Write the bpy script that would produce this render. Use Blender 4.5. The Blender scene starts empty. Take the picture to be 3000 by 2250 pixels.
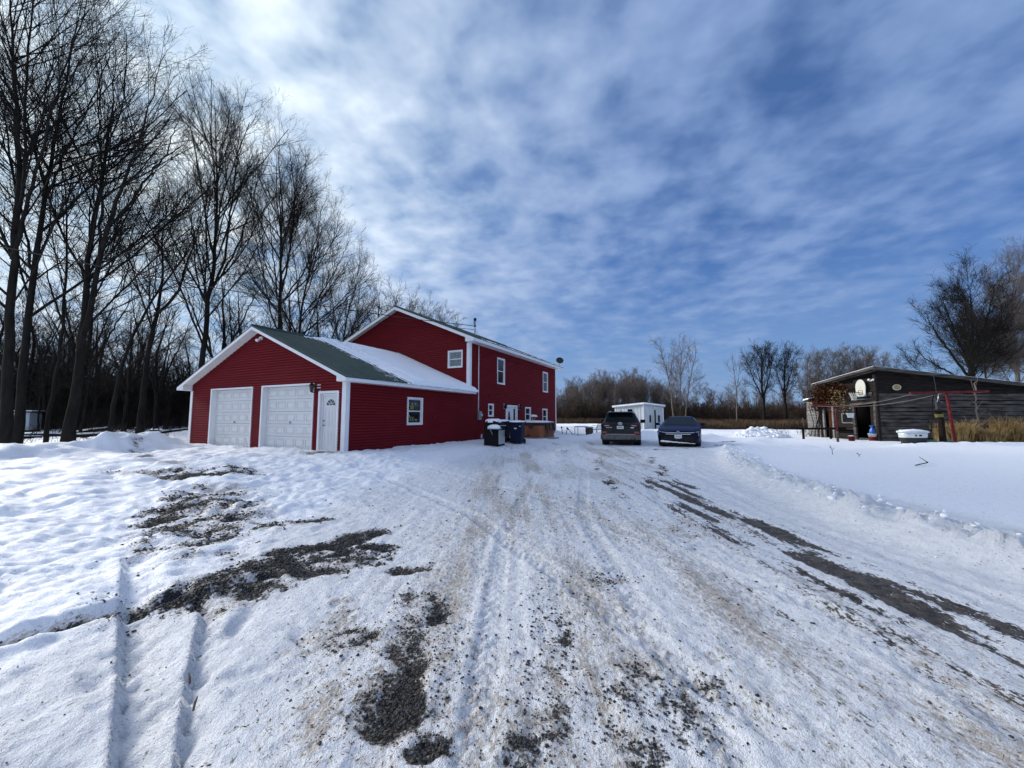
import bpy, math, random
import numpy as np
from mathutils import Vector, Matrix, Euler

# ------------------------------------------------------------------ scene, camera, sky, sun
SC = bpy.context.scene
COL = SC.collection
R = math.radians
PITCH = math.atan(97 / 1150)
CZ = 1.45
cam_d = bpy.data.cameras.new('camera')
cam_d.sensor_fit = 'HORIZONTAL'; cam_d.sensor_width = 36.0
cam_d.lens = 36.0 * 1150 / 3000
cam_d.clip_start = 0.05; cam_d.clip_end = 2000
cam = bpy.data.objects.new('camera', cam_d); COL.objects.link(cam)
cam.location = (0, 0, CZ); cam.rotation_euler = (R(90) + PITCH, 0, 0)
SC.camera = cam
SC.view_settings.view_transform = 'Standard'
SC.view_settings.look = 'None'
SC.view_settings.exposure = 0.44
SC.view_settings.gamma = 1.0
SC.view_settings.use_curve_mapping = False
SC.cycles.max_bounces = 6
SC.cycles.diffuse_bounces = 3
SC.cycles.transparent_max_bounces = 8

SUN_EL, SUN_AZ = R(26), R(-66)      # azimuth clockwise from +Y
SUNV = Vector((math.sin(SUN_AZ) * math.cos(SUN_EL), math.cos(SUN_AZ) * math.cos(SUN_EL), math.sin(SUN_EL)))
sd = bpy.data.lights.new('sun', 'SUN'); sd.energy = 3.4; sd.angle = R(20); sd.color = (1.0, .96, .90)
so = bpy.data.objects.new('sun', sd); COL.objects.link(so)
so.rotation_euler = SUNV.to_track_quat('Z', 'Y').to_euler()

W = bpy.data.worlds.new('World'); SC.world = W; W.use_nodes = True
nt = W.node_tree; nt.nodes.clear()
def N(t, **k):
    n = nt.nodes.new(t)
    for a, b in k.items(): setattr(n, a, b)
    return n
def L(a, b): nt.links.new(a, b)
def MATH(op, a, b=None, clamp=False):
    n = N('ShaderNodeMath', operation=op, use_clamp=clamp)
    for i, v in enumerate((a, b)):
        if v is None: continue
        if isinstance(v, (int, float)): n.inputs[i].default_value = v
        else: L(v, n.inputs[i])
    return n.outputs[0]
def RAMP(v, stops):
    n = N('ShaderNodeValToRGB'); cr = n.color_ramp
    while len(cr.elements) < len(stops): cr.elements.new(.5)
    for e, (p, c) in zip(cr.elements, stops):
        e.position = p; e.color = c if len(c) == 4 else (*c, 1)
    L(v, n.inputs[0]); return n.outputs[0]
def MIX(f, a, b, mode='MIX'):
    n = N('ShaderNodeMix', data_type='RGBA', blend_type=mode)
    if isinstance(f, (int, float)): n.inputs[0].default_value = f
    else: L(f, n.inputs[0])
    for i, v in ((6, a), (7, b)):
        if isinstance(v, tuple): n.inputs[i].default_value = v if len(v) == 4 else (*v, 1)
        else: L(v, n.inputs[i])
    return n.outputs[2]
def NOISE(vec, scale, detail=4, rough=.5, dist=0.):
    n = N('ShaderNodeTexNoise'); n.inputs['Scale'].default_value = scale
    n.inputs['Detail'].default_value = detail; n.inputs['Roughness'].default_value = rough
    n.inputs['Distortion'].default_value = dist
    if vec is not None: L(vec, n.inputs['Vector'])
    return n.outputs[0]
def COMB(x, y, z=0.):
    n = N('ShaderNodeCombineXYZ')
    for i, v in enumerate((x, y, z)):
        if isinstance(v, (int, float)): n.inputs[i].default_value = v
        else: L(v, n.inputs[i])
    return n.outputs[0]

tc = N('ShaderNodeTexCoord')
sep = N('ShaderNodeSeparateXYZ'); L(tc.outputs['Generated'], sep.inputs[0])
sx, sy, sz = sep.outputs
zz = MATH('ADD', MATH('MAXIMUM', sz, 0.0), 0.16)
px = MATH('DIVIDE', sx, zz); py = MATH('DIVIDE', sy, zz)
caz = R(14)
pa = MATH('ADD', MATH('MULTIPLY', px, math.sin(caz)), MATH('MULTIPLY', py, math.cos(caz)))   # along the cloud streets
pb = MATH('SUBTRACT', MATH('MULTIPLY', px, math.cos(caz)), MATH('MULTIPLY', py, math.sin(caz)))
sky = N('ShaderNodeTexSky', sky_type='NISHITA'); sky.sun_disc = False
sky.sun_elevation = SUN_EL; sky.sun_rotation = SUN_AZ
sky.air_density = 1.0; sky.dust_density = .6; sky.ozone_density = 2.5; sky.altitude = 200
streets = NOISE(COMB(MATH('MULTIPLY', pa, .34), pb, 3.1), 1.05, 5, .5, .15)
tufts = NOISE(COMB(MATH('MULTIPLY', pa, .85), pb, 7.7), 3.9, 4, .50, .12)
puffs = NOISE(COMB(pa, MATH('MULTIPLY', pb, .85), 2.4), 8.5, 3, .5, .15)
broad = NOISE(COMB(MATH('MULTIPLY', pa, .7), pb, 1.3), .62, 3, .5, .1)
dots = N('ShaderNodeVectorMath', operation='DOT_PRODUCT'); L(tc.outputs['Generated'], dots.inputs[0])
dots.inputs[1].default_value = tuple(SUNV)
sdot = MATH('MULTIPLY', MATH('ADD', dots.outputs['Value'], 1.0), .5)          # 0 .. 1 towards the sun
tex = MATH('ADD', MATH('ADD', MATH('MULTIPLY', streets, .26), MATH('MULTIPLY', tufts, .40)), MATH('MULTIPLY', puffs, .34))
cov = MATH('ADD', tex, MATH('ADD', MATH('MULTIPLY', broad, .38), MATH('MULTIPLY', sdot, .22)))
cmask = RAMP(cov, [(.70, (.26, .26, .26)), (.86, (.80, .80, .80)), (.98, (.97, .97, .97))])
thick = RAMP(tex, [(.39, (0, 0, 0)), (.50, (.45, .45, .45)), (.61, (1, 1, 1))])
toward = RAMP(sdot, [(.30, (0, 0, 0)), (.64, (.05, .05, .05)), (.78, (.24, .24, .24)), (.88, (.56, .56, .56)), (.96, (1, 1, 1))])
dark_c = MIX(toward, (1.30, 2.25, 4.5), (4.1, 5.6, 7.0))
lite_c = MIX(toward, (1.95, 2.95, 5.3), (9.2, 10.1, 10.6))
front = MIX(thick, dark_c, lite_c)
# unseen clouds behind the viewer, brightened as added fill for ground and house
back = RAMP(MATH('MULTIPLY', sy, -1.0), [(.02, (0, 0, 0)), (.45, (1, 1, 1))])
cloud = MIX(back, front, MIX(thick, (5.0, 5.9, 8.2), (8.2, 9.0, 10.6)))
skyc = MIX(1.0, sky.outputs[0], (.30, .56, .95), 'MULTIPLY')
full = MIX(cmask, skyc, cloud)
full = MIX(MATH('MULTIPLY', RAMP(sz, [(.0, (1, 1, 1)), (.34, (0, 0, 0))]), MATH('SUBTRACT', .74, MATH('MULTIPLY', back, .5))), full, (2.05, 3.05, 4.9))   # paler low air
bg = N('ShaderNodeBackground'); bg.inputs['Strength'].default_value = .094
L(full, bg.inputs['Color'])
out = N('ShaderNodeOutputWorld'); L(bg.outputs[0], out.inputs[0])

# ------------------------------------------------------------------ materials
MATS = {}
def material(name, base, rough=.7, metal=0., var=.25, scale=3., stretch=(1, 1, 1), bump=0., bscale=40., alt=None,
             coat=0., spec=.5, detail=6):
    """procedural surface: base colour broken up by stretched noise (optionally towards alt) and a noise bump"""
    global nt
    m = bpy.data.materials.new(name); m.use_nodes = True; nt = m.node_tree
    b = nt.nodes['Principled BSDF']
    tc = N('ShaderNodeTexCoord')
    mp = N('ShaderNodeMapping'); mp.inputs['Scale'].default_value = stretch; L(tc.outputs['Object'], mp.inputs[0])
    f = RAMP(NOISE(mp.outputs[0], scale, detail, .6), [(.3, (0, 0, 0)), (.7, (1, 1, 1))])
    lo = tuple(c * (1 - var) for c in base); hi = tuple(min(1, c * (1 + var)) for c in base)
    if alt: hi = alt
    L(MIX(f, lo, hi), b.inputs['Base Color'])
    b.inputs['Roughness'].default_value = rough; b.inputs['Metallic'].default_value = metal
    b.inputs['Coat Weight'].default_value = coat; b.inputs['Specular IOR Level'].default_value = spec
    if bump:
        bn = N('ShaderNodeBump'); bn.inputs['Strength'].default_value = bump; bn.inputs['Distance'].default_value = .02
        L(NOISE(mp.outputs[0], bscale, 5, .6), bn.inputs['Height']); L(bn.outputs[0], b.inputs['Normal'])
    MATS[name] = m; return m
RED = material('red_vinyl_siding', (.148, .0105, .0155), .66, var=.12, spec=.08, scale=1.3, stretch=(.6, .6, 2.5), bump=.12, bscale=25)
WHITE = material('white_trim', (.72, .73, .75), .45, var=.06, scale=2)
OFFW = material('white_panel_door', (.70, .72, .73), .5, var=.07, scale=1.5, alt=(.64, .645, .63), bump=.06, bscale=60)
GREEN = material('green_metal_roof', (.042, .070, .060), .5, .0, var=.25, scale=2, spec=.25)
PANE = material('dark_window_glass', (.012, .014, .017), .06, var=.3, scale=4, spec=.6)
CURTAIN = material('curtained_window_glass', (.11, .15, .15), .12, var=.5, scale=9, alt=(.24, .30, .29))
SNOWM = material('snow_cover', (.85, .875, .91), .62, var=.03, scale=6, bump=.35, bscale=14)
CONC = material('concrete_footing', (.26, .255, .25), .85, var=.2, scale=8, bump=.3)
BLACK = material('black_metal', (.008, .008, .009), .6, .0, var=.2, spec=.15)
GREYM = material('grey_metal', (.30, .31, .32), .42, .6, var=.12)
STEEL = material('stainless_steel', (.52, .53, .54), .32, .85, var=.1, stretch=(1, 1, .2))
YELLOW = material('yellow_sticker', (.17, .165, .02), .6, var=.25, scale=14)
NAVY = material('navy_plastic', (.010, .012, .036), .6, var=.15, spec=.15)
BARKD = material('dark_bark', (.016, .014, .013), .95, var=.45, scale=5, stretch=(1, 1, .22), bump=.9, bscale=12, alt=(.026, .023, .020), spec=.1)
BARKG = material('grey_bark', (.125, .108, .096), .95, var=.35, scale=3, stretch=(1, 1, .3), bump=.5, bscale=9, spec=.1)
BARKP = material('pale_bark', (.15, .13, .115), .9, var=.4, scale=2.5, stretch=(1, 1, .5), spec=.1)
BRUSHM = material('brown_brush', (.062, .045, .037), .95, var=.45, scale=.5, spec=.05)
BRUSHD = material('dark_brush', (.026, .022, .020), .95, var=.45, scale=.5, spec=.05)
GRASSM = material('dry_field_grass', (.068, .045, .030), .95, var=.4, scale=.8, alt=(.145, .10, .062), spec=.05)
TANG = material('tan_grass', (.20, .13, .050), .9, var=.6, scale=4, alt=(.46, .32, .14), spec=.1)
RUST = material('rust_leaves', (.030, .011, .007), .9, var=.5, scale=9, alt=(.075, .028, .011), spec=.1)
STONE = material('gravel_stone', (.032, .033, .036), .8, var=.5, scale=11, alt=(.085, .083, .08), bump=.3, spec=.25)
LEAFM = material('dead_leaf', (.07, .042, .027), .85, var=.5, scale=30, alt=(.22, .155, .10), spec=.1)
WOODG = material('weathered_grey_board', (.030, .029, .030), .92, var=.6, scale=2.2, stretch=(.5, .5, 3.2), bump=.9, bscale=24, alt=(.135, .122, .112), spec=.05)
WOODD = material('weathered_dark_board', (.007, .006, .006), .95, var=.5, scale=3, stretch=(.5, .5, 8), bump=.9, bscale=9, alt=(.036, .030, .028), spec=.1)
WOODP = material('pale_shingle_board', (.15, .145, .14), .9, var=.4, scale=4, stretch=(.6, .6, 8), bump=.6, bscale=9, alt=(.27, .26, .25), spec=.1)
WOODB = material('brown_wood', (.017, .011, .009), .9, var=.4, scale=4, stretch=(1, 1, .3), bump=.5, bscale=10, spec=.1)
DARKIN = material('dark_interior', (.006, .005, .005), .95, var=.3, spec=.05)
REDP = material('red_paint', (.085, .007, .009), .6, var=.35, scale=5, bump=.2, alt=(.15, .016, .016), spec=.15)
BLUEP = material('blue_plastic_bag', (.012, .09, .36), .4, var=.25, scale=6, bump=.5, bscale=16)
GREENH = material('green_hose', (.012, .13, .075), .4, var=.2, scale=4)
ENAMEL = material('white_enamel', (.58, .63, .64), .25, var=.12, scale=4, alt=(.68, .72, .72))
CASTIRON = material('cast_iron', (.018, .018, .019), .7, .0, var=.5, scale=6)
CEDAR = material('cedar_cladding', (.20, .055, .022), .6, var=.3, scale=3, stretch=(1, 1, .25), alt=(.30, .095, .035))
COVER = material('brown_vinyl_cover', (.030, .018, .015), .6, var=.2, bump=.2)
SHEDW = material('pale_shed_paint', (.40, .45, .47), .7, var=.14, scale=2.5, stretch=(2, 2, .5), alt=(.52, .56, .57))
SUVP = material('dirty_charcoal_paint', (.022, .026, .032), .34, .2, var=.4, scale=3.5, alt=(.030, .029, .028), coat=.0, spec=.2)
SUVD = material('road_grime_plastic', (.075, .068, .062), .75, var=.4, scale=5, alt=(.15, .14, .13))
SEDP = material('deep_blue_paint', (.003, .004, .034), .30, .0, var=.2, scale=2, coat=.0, spec=.10)
TYRE = material('black_tyre_rubber', (.012, .012, .012), .85, var=.3, bump=.3)
CARGL = material('tinted_car_glass', (.005, .009, .010), .10, var=.35, scale=5, spec=.12)
LAMPR = material('red_tail_lens', (.22, .008, .014), .15, var=.2, coat=.5)
LAMPW = material('clear_lamp_lens', (.55, .58, .62), .15, var=.1, coat=.5)
CHROME = material('bright_chrome', (.72, .73, .75), .16, .95, var=.05)
PLATE = material('licence_plate', (.62, .63, .62), .5, var=.08)
INK = material('dark_plate_ink', (.02, .025, .05), .6, var=.1)
BROWNPOT = material('brown_glazed_pot', (.035, .018, .016), .4, var=.3, coat=.3)
YELLOWP = material('old_yellow_paint', (.14, .12, .02), .8, var=.5, scale=8)
GOLD = material('ochre_disc_paint', (.30, .20, .035), .55, var=.35, scale=14)
CREAM = material('cream_rim_paint', (.50, .50, .43), .5, var=.1)
ROPE = material('weathered_rope', (.19, .17, .16), .9, var=.2)
WIRE = material('black_cable', (.012, .012, .013), .6, var=.1)

# ------------------------------------------------------------------ building helpers
class MB:
    def __init__(s): s.v = []; s.f = []
    def add(s, vs, fs):
        o = len(s.v); s.v += [tuple(p) for p in vs]; s.f += [tuple(i + o for i in f) for f in fs]; return s
    def box(s, x0, x1, y0, y1, z0, z1):
        return s.add([(x0, y0, z0), (x1, y0, z0), (x1, y1, z0), (x0, y1, z0), (x0, y0, z1), (x1, y0, z1), (x1, y1, z1), (x0, y1, z1)],
                     [(0, 3, 2, 1), (4, 5, 6, 7), (0, 1, 5, 4), (1, 2, 6, 5), (2, 3, 7, 6), (3, 0, 4, 7)])
    def rbox(s, c, size, rot=(0, 0, 0)):
        M = Euler(rot).to_matrix(); h = [a / 2 for a in size]
        vs = [Vector(c) + M @ Vector((x * h[0], y * h[1], z * h[2])) for z in (-1, 1) for x, y in ((-1, -1), (1, -1), (1, 1), (-1, 1))]
        return s.add(vs, [(0, 3, 2, 1), (4, 5, 6, 7), (0, 1, 5, 4), (1, 2, 6, 5), (2, 3, 7, 6), (3, 0, 4, 7)])
    def beam(s, p, q, w, h, up=(0, 0, 1)):
        p, q = Vector(p), Vector(q); d = (q - p).normalized(); u = Vector(up)
        r = d.cross(u)
        if r.length < 1e-3: r = d.cross(Vector((0, 1, 0)))
        r.normalize(); u = r.cross(d)
        vs = [e + r * (a * w / 2) + u * (b * h / 2) for e in (p, q) for a, b in ((-1, -1), (1, -1), (1, 1), (-1, 1))]
        return s.add(vs, [(0, 1, 2, 3), (7, 6, 5, 4), (0, 4, 5, 1), (1, 5, 6, 2), (2, 6, 7, 3), (3, 7, 4, 0)])
    def tube(s, pts, r, n=8, cap=True):
        pts = [Vector(p) for p in pts]; k = len(pts)
        rs = r if isinstance(r, (list, tuple)) else [r] * k
        vs = []; pu = None
        for i, p in enumerate(pts):
            d = (pts[min(i + 1, k - 1)] - pts[max(i - 1, 0)]).normalized()
            u = d.cross(Vector((0, 0, 1))) if pu is None else pu - d * pu.dot(d)
            if u.length < 1e-4: u = d.cross(Vector((1, 0, 0)))
            u.normalize(); pu = u; w = d.cross(u)
            vs += [p + (u * math.cos(a) + w * math.sin(a)) * rs[i] for a in (2 * math.pi * j / n for j in range(n))]
        fs = [(i * n + j, i * n + (j + 1) % n, (i + 1) * n + (j + 1) % n, (i + 1) * n + j) for i in range(k - 1) for j in range(n)]
        if cap: fs += [tuple(range(n))[::-1], tuple(range((k - 1) * n, k * n))]
        return s.add(vs, fs)
    def lathe(s, prof, n=20, c=(0, 0, 0), M=None, sx=1, sy=1):
        M = M or Matrix.Identity(3); c = Vector(c); vs = []
        for r, z in prof:
            vs += [c + M @ Vector((r * math.cos(a) * sx, r * math.sin(a) * sy, z)) for a in (2 * math.pi * j / n for j in range(n))]
        k = len(prof)
        fs = [(i * n + j, i * n + (j + 1) % n, (i + 1) * n + (j + 1) % n, (i + 1) * n + j) for i in range(k - 1) for j in range(n)]
        if prof[0][0] > 1e-4: fs.append(tuple(range(n))[::-1])
        if prof[-1][0] > 1e-4: fs.append(tuple(range((k - 1) * n, k * n)))
        return s.add(vs, fs)
    def extr(s, poly, vec):
        n = len(poly); v = Vector(vec); a = [Vector(p) for p in poly]
        return s.add(a + [p + v for p in a], [tuple(range(n))[::-1], tuple(range(n, 2 * n))] +
                     [(i, (i + 1) % n, n + (i + 1) % n, n + i) for i in range(n)])
    def quad(s, *p): return s.add(p, [tuple(range(len(p)))])
    def torus(s, c, Rr, r, M=None, n=24, m=8, a0=0, a1=2 * math.pi):
        M = M or Matrix.Identity(3)
        return s.tube([Vector(c) + M @ Vector((Rr * math.cos(a0 + (a1 - a0) * i / n), Rr * math.sin(a0 + (a1 - a0) * i / n), 0)) for i in range(n + 1)], r, m)
    def build(s, name, mat, parent=None, smooth=False, bevel=0.):
        me = bpy.data.meshes.new(name); me.from_pydata(s.v, [], s.f); me.validate(); me.update()
        me.materials.append(mat)
        if smooth: me.polygons.foreach_set('use_smooth', [True] * len(me.polygons))
        o = bpy.data.objects.new(name, me); COL.objects.link(o)
        if parent is not None: o.parent = parent
        if bevel:
            b = o.modifiers.new('bevel', 'BEVEL'); b.width = bevel; b.segments = 2; b.limit_method = 'ANGLE'
        return o

def np_mesh(name, V, F, mat, parent=None, smooth=False):
    """V (n,3), F (m,k) arrays -> mesh object"""
    me = bpy.data.meshes.new(name); k = F.shape[1]
    me.vertices.add(len(V)); me.vertices.foreach_set('co', np.ascontiguousarray(V, np.float32).ravel())
    me.loops.add(F.size); me.loops.foreach_set('vertex_index', np.ascontiguousarray(F, np.int32).ravel())
    me.polygons.add(len(F)); me.polygons.foreach_set('loop_start', np.arange(0, F.size, k, dtype=np.int32))
    if smooth: me.polygons.foreach_set('use_smooth', np.ones(len(F), bool))
    me.update(calc_edges=True); me.materials.append(mat)
    o = bpy.data.objects.new(name, me); COL.objects.link(o)
    if parent is not None: o.parent = parent
    return o

def tag(o, label=None, cat=None, group=None, kind=None):
    for k, v in (('label', label), ('category', cat), ('group', group), ('kind', kind)):
        if v: o[k] = v
    return o
def thing(name, label, cat, loc=(0, 0, 0), rotz=0., group=None):
    o = bpy.data.objects.new(name, None); COL.objects.link(o); o.empty_display_size = .3
    o.location = loc; o.rotation_euler = (0, 0, rotz); return tag(o, label, cat, group)
def dup(root, loc, rotz=0., scale=1., label=None, group=None):
    r = root.copy(); COL.objects.link(r); r.location = loc; r.rotation_euler = (0, 0, rotz)
    r.scale = (scale, scale, scale) if isinstance(scale, (int, float)) else scale
    tag(r, label, None, group)
    for ch in KIDS[root.name]:
        c = ch.copy(); COL.objects.link(c); c.parent = r
    return r
KIDS = {}
def text_mesh(name, body, size, mat, parent, loc, rot, depth=.004, align='CENTER'):
    cu = bpy.data.curves.new(name, 'FONT'); cu.body = body; cu.size = size; cu.extrude = depth; cu.align_x = align; cu.align_y = 'CENTER'
    tmp = bpy.data.objects.new(name, cu); me = bpy.data.meshes.new_from_object(tmp)
    bpy.data.objects.remove(tmp); bpy.data.curves.remove(cu)
    me.materials.clear(); me.materials.append(mat)
    o = bpy.data.objects.new(name, me); COL.objects.link(o); o.parent = parent; o.location = loc; o.rotation_euler = rot
    return o
def ray_at(u, v, Y):
    """world point at depth Y that stands in direction (u, v) of the 3000 x 2250 survey picture"""
    a = (u - 1500) / 1150; b = (1125 - v) / 1150
    d = Vector((a, math.cos(PITCH) - b * math.sin(PITCH), math.sin(PITCH) + b * math.cos(PITCH)))
    return d * (Y / d.y) + Vector((0, 0, CZ))

# ------------------------------------------------------------------ noise and terrain
def _hash(ix, iy, s):
    h = (ix.astype(np.int64) * 374761393 + iy.astype(np.int64) * 668265263 + s * 2147483647) & 0xffffffff
    h = ((h ^ (h >> 13)) * 1274126177) & 0xffffffff
    return ((h ^ (h >> 16)) & 0xffff) / 65535.0
def vn(x, y, s=0):
    ix = np.floor(x); iy = np.floor(y); fx = x - ix; fy = y - iy
    fx = fx * fx * fx * (fx * (fx * 6 - 15) + 10); fy = fy * fy * fy * (fy * (fy * 6 - 15) + 10)
    a = _hash(ix, iy, s); b = _hash(ix + 1, iy, s); c = _hash(ix, iy + 1, s); d = _hash(ix + 1, iy + 1, s)
    return (a + (b - a) * fx) * (1 - fy) + (c + (d - c) * fx) * fy
def fbm(x, y, f, o=4, s=0, g=.5):
    t = 0; a = 1; w = 0; ca, sa = .8, .6
    for i in range(o):
        t = t + a * vn(x * f, y * f, s + 17 * i); w += a; a *= g; f *= 2.03
        x, y = x * ca - y * sa, x * sa + y * ca
    return t / w
def sst(a, b, x):
    t = np.clip((x - a) / (b - a), 0, 1); return t * t * (3 - 2 * t)
def seg_d(x, y, pts):
    """distance to a polyline, signed side (+ on its left) and running length"""
    best = np.full(x.shape, 1e9); side = np.zeros(x.shape); run = np.zeros(x.shape); acc = 0
    for (x0, y0), (x1, y1) in zip(pts[:-1], pts[1:]):
        dx, dy = x1 - x0, y1 - y0; l = math.hypot(dx, dy)
        t = np.clip(((x - x0) * dx + (y - y0) * dy) / (l * l), 0, 1)
        d = np.hypot(x - x0 - t * dx, y - y0 - t * dy); m = d < best
        best = np.where(m, d, best); side = np.where(m, (dx * (y - y0) - dy * (x - x0)) / l, side); run = np.where(m, acc + t * l, run); acc += l
    return best, side, run
BANK = [(5.4, -6), (5.1, 0), (4.85, 3.4), (4.56, 4.2), (4.52, 5.0), (4.8, 6.3), (5.25, 8.2), (6.1, 11), (7.1, 13.1), (7.9, 14.8)]
STRIP = [(3.2, .5), (3.17, 2.6), (3.16, 3.4), (3.17, 4.1), (3.12, 5.0), (3.02, 5.9), (3.12, 7.5), (3.45, 9.1), (3.85, 10.6)]
TRENCH = [(-3.9, 1.9), (-3.3, 2.66), (-3.0, 3.02), (-2.81, 3.26), (-2.5, 3.5), (-2.2, 3.7)]
# gravel patches: centre, half length, half width, direction, strength
PATCH = [(-4.6, 6.05, 1.75, .62, (-.61, .79), .95), (-8.1, 9.7, 1.5, .20, (.97, .22), .8), (-7.2, 9.15, 1.2, .22, (.99, .1), .9), (-6.6, 9.5, .5, .3, (1, .3), .6),
         (-13.6, 14.4, 2.4, .22, (-.68, .73), .75), (-11.6, 12.6, 1.3, .18, (-.7, .7), .75),
         (-2.2, 3.78, .78, .42, (.72, .69), .95), (-1.95, 4.72, .62, .20, (.42, .9), .95), (-2.55, 4.25, .4, .14, (.6, .8), .7), (-1.0, 3.87, .20, .10, (1, .2), .95), (-1.5, 4.5, .3, .12, (.9, .4), .7),
         (-3.0, 5.44, .52, .15, (.8, .6), .85), (-1.08, 2.72, .17, .13, (.9, .3), .95), (-.62, 2.13, .24, .16, (-.5, .85), 1.0), (-.66, 2.65, .42, .12, (-.25, .97), .8),
         (-.72, 3.2, .3, .16, (-.3, .95), .55), (-.5, 3.0, .16, .1, (.9, .3), .7), (-.38, 2.2, .15, .08, (.9, .4), .62), (-.38, 1.83, .1, .06, (1, .2), .95), (.06, 1.84, .11, .08, (.3, .9), .95),
         (.55, 2.12, .50, .22, (.95, .3), .36), (.24, 2.85, .5, .13, (-.2, .97), .42), (.9, 3.7, .22, .13, (1, .2), .5), (.72, 1.95, .3, .14, (.9, .4), .36),
         (10.2, 19.2, 1.7, .30, (.8, .6), .75), (12.2, 22.2, 1.6, .32, (.75, .66), .8), (8.6, 18.0, .8, .18, (1, .3), .6), (4.0, 10.6, 1.1, .16, (.3, .95), .75), (2.7, 12.3, 1.2, .14, (.25, .97), .55),
         (4.6, 13.2, 1.2, .16, (.35, .94), .6), (7.0, 16.9, .9, .16, (.95, .2), .55), (2.2, 9.0, .8, .12, (.15, .98), .5), (1.8, 14.5, 1.0, .12, (.3, .95), .45), (5.2, 16.8, 1.2, .2, (1, .1), .5)]
def masks(x, y):
    w1 = fbm(x, y, 1.1, 4, 5) - .5; w2 = fbm(x, y, 5.5, 4, 9) - .5; w3 = fbm(x, y, 22., 3, 13) - .5
    g = np.zeros(x.shape)
    for cx, cy, a, b, (dx, dy), s in PATCH:
        l = math.hypot(dx, dy); dx /= l; dy /= l
        X = x - cx; Y = y - cy; m = np.hypot((X * dx + Y * dy) / a, (-X * dy + Y * dx) / b)
        # finger the long ends with stretched noise
        g = np.maximum(g, s * np.clip(1.75 - m, 0, 1))
    d, side, run = seg_d(x, y, STRIP)
    st = fbm(x * 7.0, y * .8, 1.0, 5, 21) - .5
    wd = .40 * sst(11.2, 8.5, y) + .02
    gs = np.clip(1.55 - d / wd, 0, 1) * (.86 + 1.2 * st)
    ns = w1 * .5 + w2 * .9 + w3 * .45
    gv = np.clip((g + ns * 1.5 - .50) * 1.5, 0, 1) * sst(.02, .22, g)
    gstrip = np.clip((gs * (.95 + .5 * sst(4.2, 2.6, y)) + w1 * .45 + w2 * .6 + w3 * .35 + st * 2.6 - .42) * 1.3, 0, 1) * sst(.02, .35, gs)
    # longitudinal scraping streaks on the drive
    drive = sst(5.0, 4.2, np.abs(x - 1.6 - np.maximum(0, y - 8) * .22)) * sst(26, 18, y)
    sc = fbm(x * 9.0, y * .55, 1., 4, 33)
    scr = np.clip((sc + w2 * .5 - .66) * 5, 0, 1) * drive * sst(.8, 2.4, x - np.maximum(0, y - 8) * .2) * sst(4.2, 3.6, x - np.maximum(0, y - 8) * .25) * .55
    dirt = drive * (.16 + .62 * np.clip(fbm(x * 1.6, y * .55, 1.1, 5, 41) - .40, 0, 1) * 2 + .6 * np.clip(w3 + .05, 0, 1) + .5 * np.clip(sc - .52, 0, 1) * 2) * sst(4.3, 2.6, x - np.maximum(0, y - 8) * .22) * (.25 + .75 * sst(-1.9, -.3, x))
    dd = np.hypot((x + 6.35) / .85, (y - 13.15) / .42); dirt = np.maximum(dirt, np.clip(1.35 - dd + w2 * .9, 0, 1)); gstrip = np.maximum(gstrip, .62 * np.clip(1.25 - dd + w2 * 1.2, 0, 1))
    for cx, cy, a, b in ((-1.25, 2.9, .16, .5), (-.95, 2.2, .14, .5), (.05, 1.9, .3, .3), (.75, 2.4, .4, .3), (-.6, 2.4, .3, .5), (-5.6, 7.8, .9, .4), (-9.2, 10.8, .6, .5), (2.1, 5.2, .35, .4), (-.2, 6.2, .4, .3)):
        m = np.hypot((x - cx) / a, (y - cy) / b); dirt = np.maximum(dirt, np.clip((1.3 - m) * .8 + w2 * 1.6 + w3 * 1.2, 0, .75) * (m < 1.4))
    dirt = np.maximum(dirt, np.clip((g - .10) * 1.1 + w2 * 1.3, 0, .62) * (np.hypot(x, y) < 16))
    dt, _, run = seg_d(x, y, TRENCH)
    tr = np.clip((1.35 - dt / .085), 0, 1)
    dirt = np.maximum(dirt, tr * (.85 + w2 * 1.2)); gv = np.maximum(gv, np.clip((tr * .8 + w2 * 2.0 + (run - 1.4) * .25 - .75) * 2, 0, 1) * sst(.05, .4, tr))
    # wheel ruts under the parked cars and worn ground by the barn
    return gv, np.maximum(gstrip, scr), np.clip(dirt, 0, 1), drive
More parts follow.
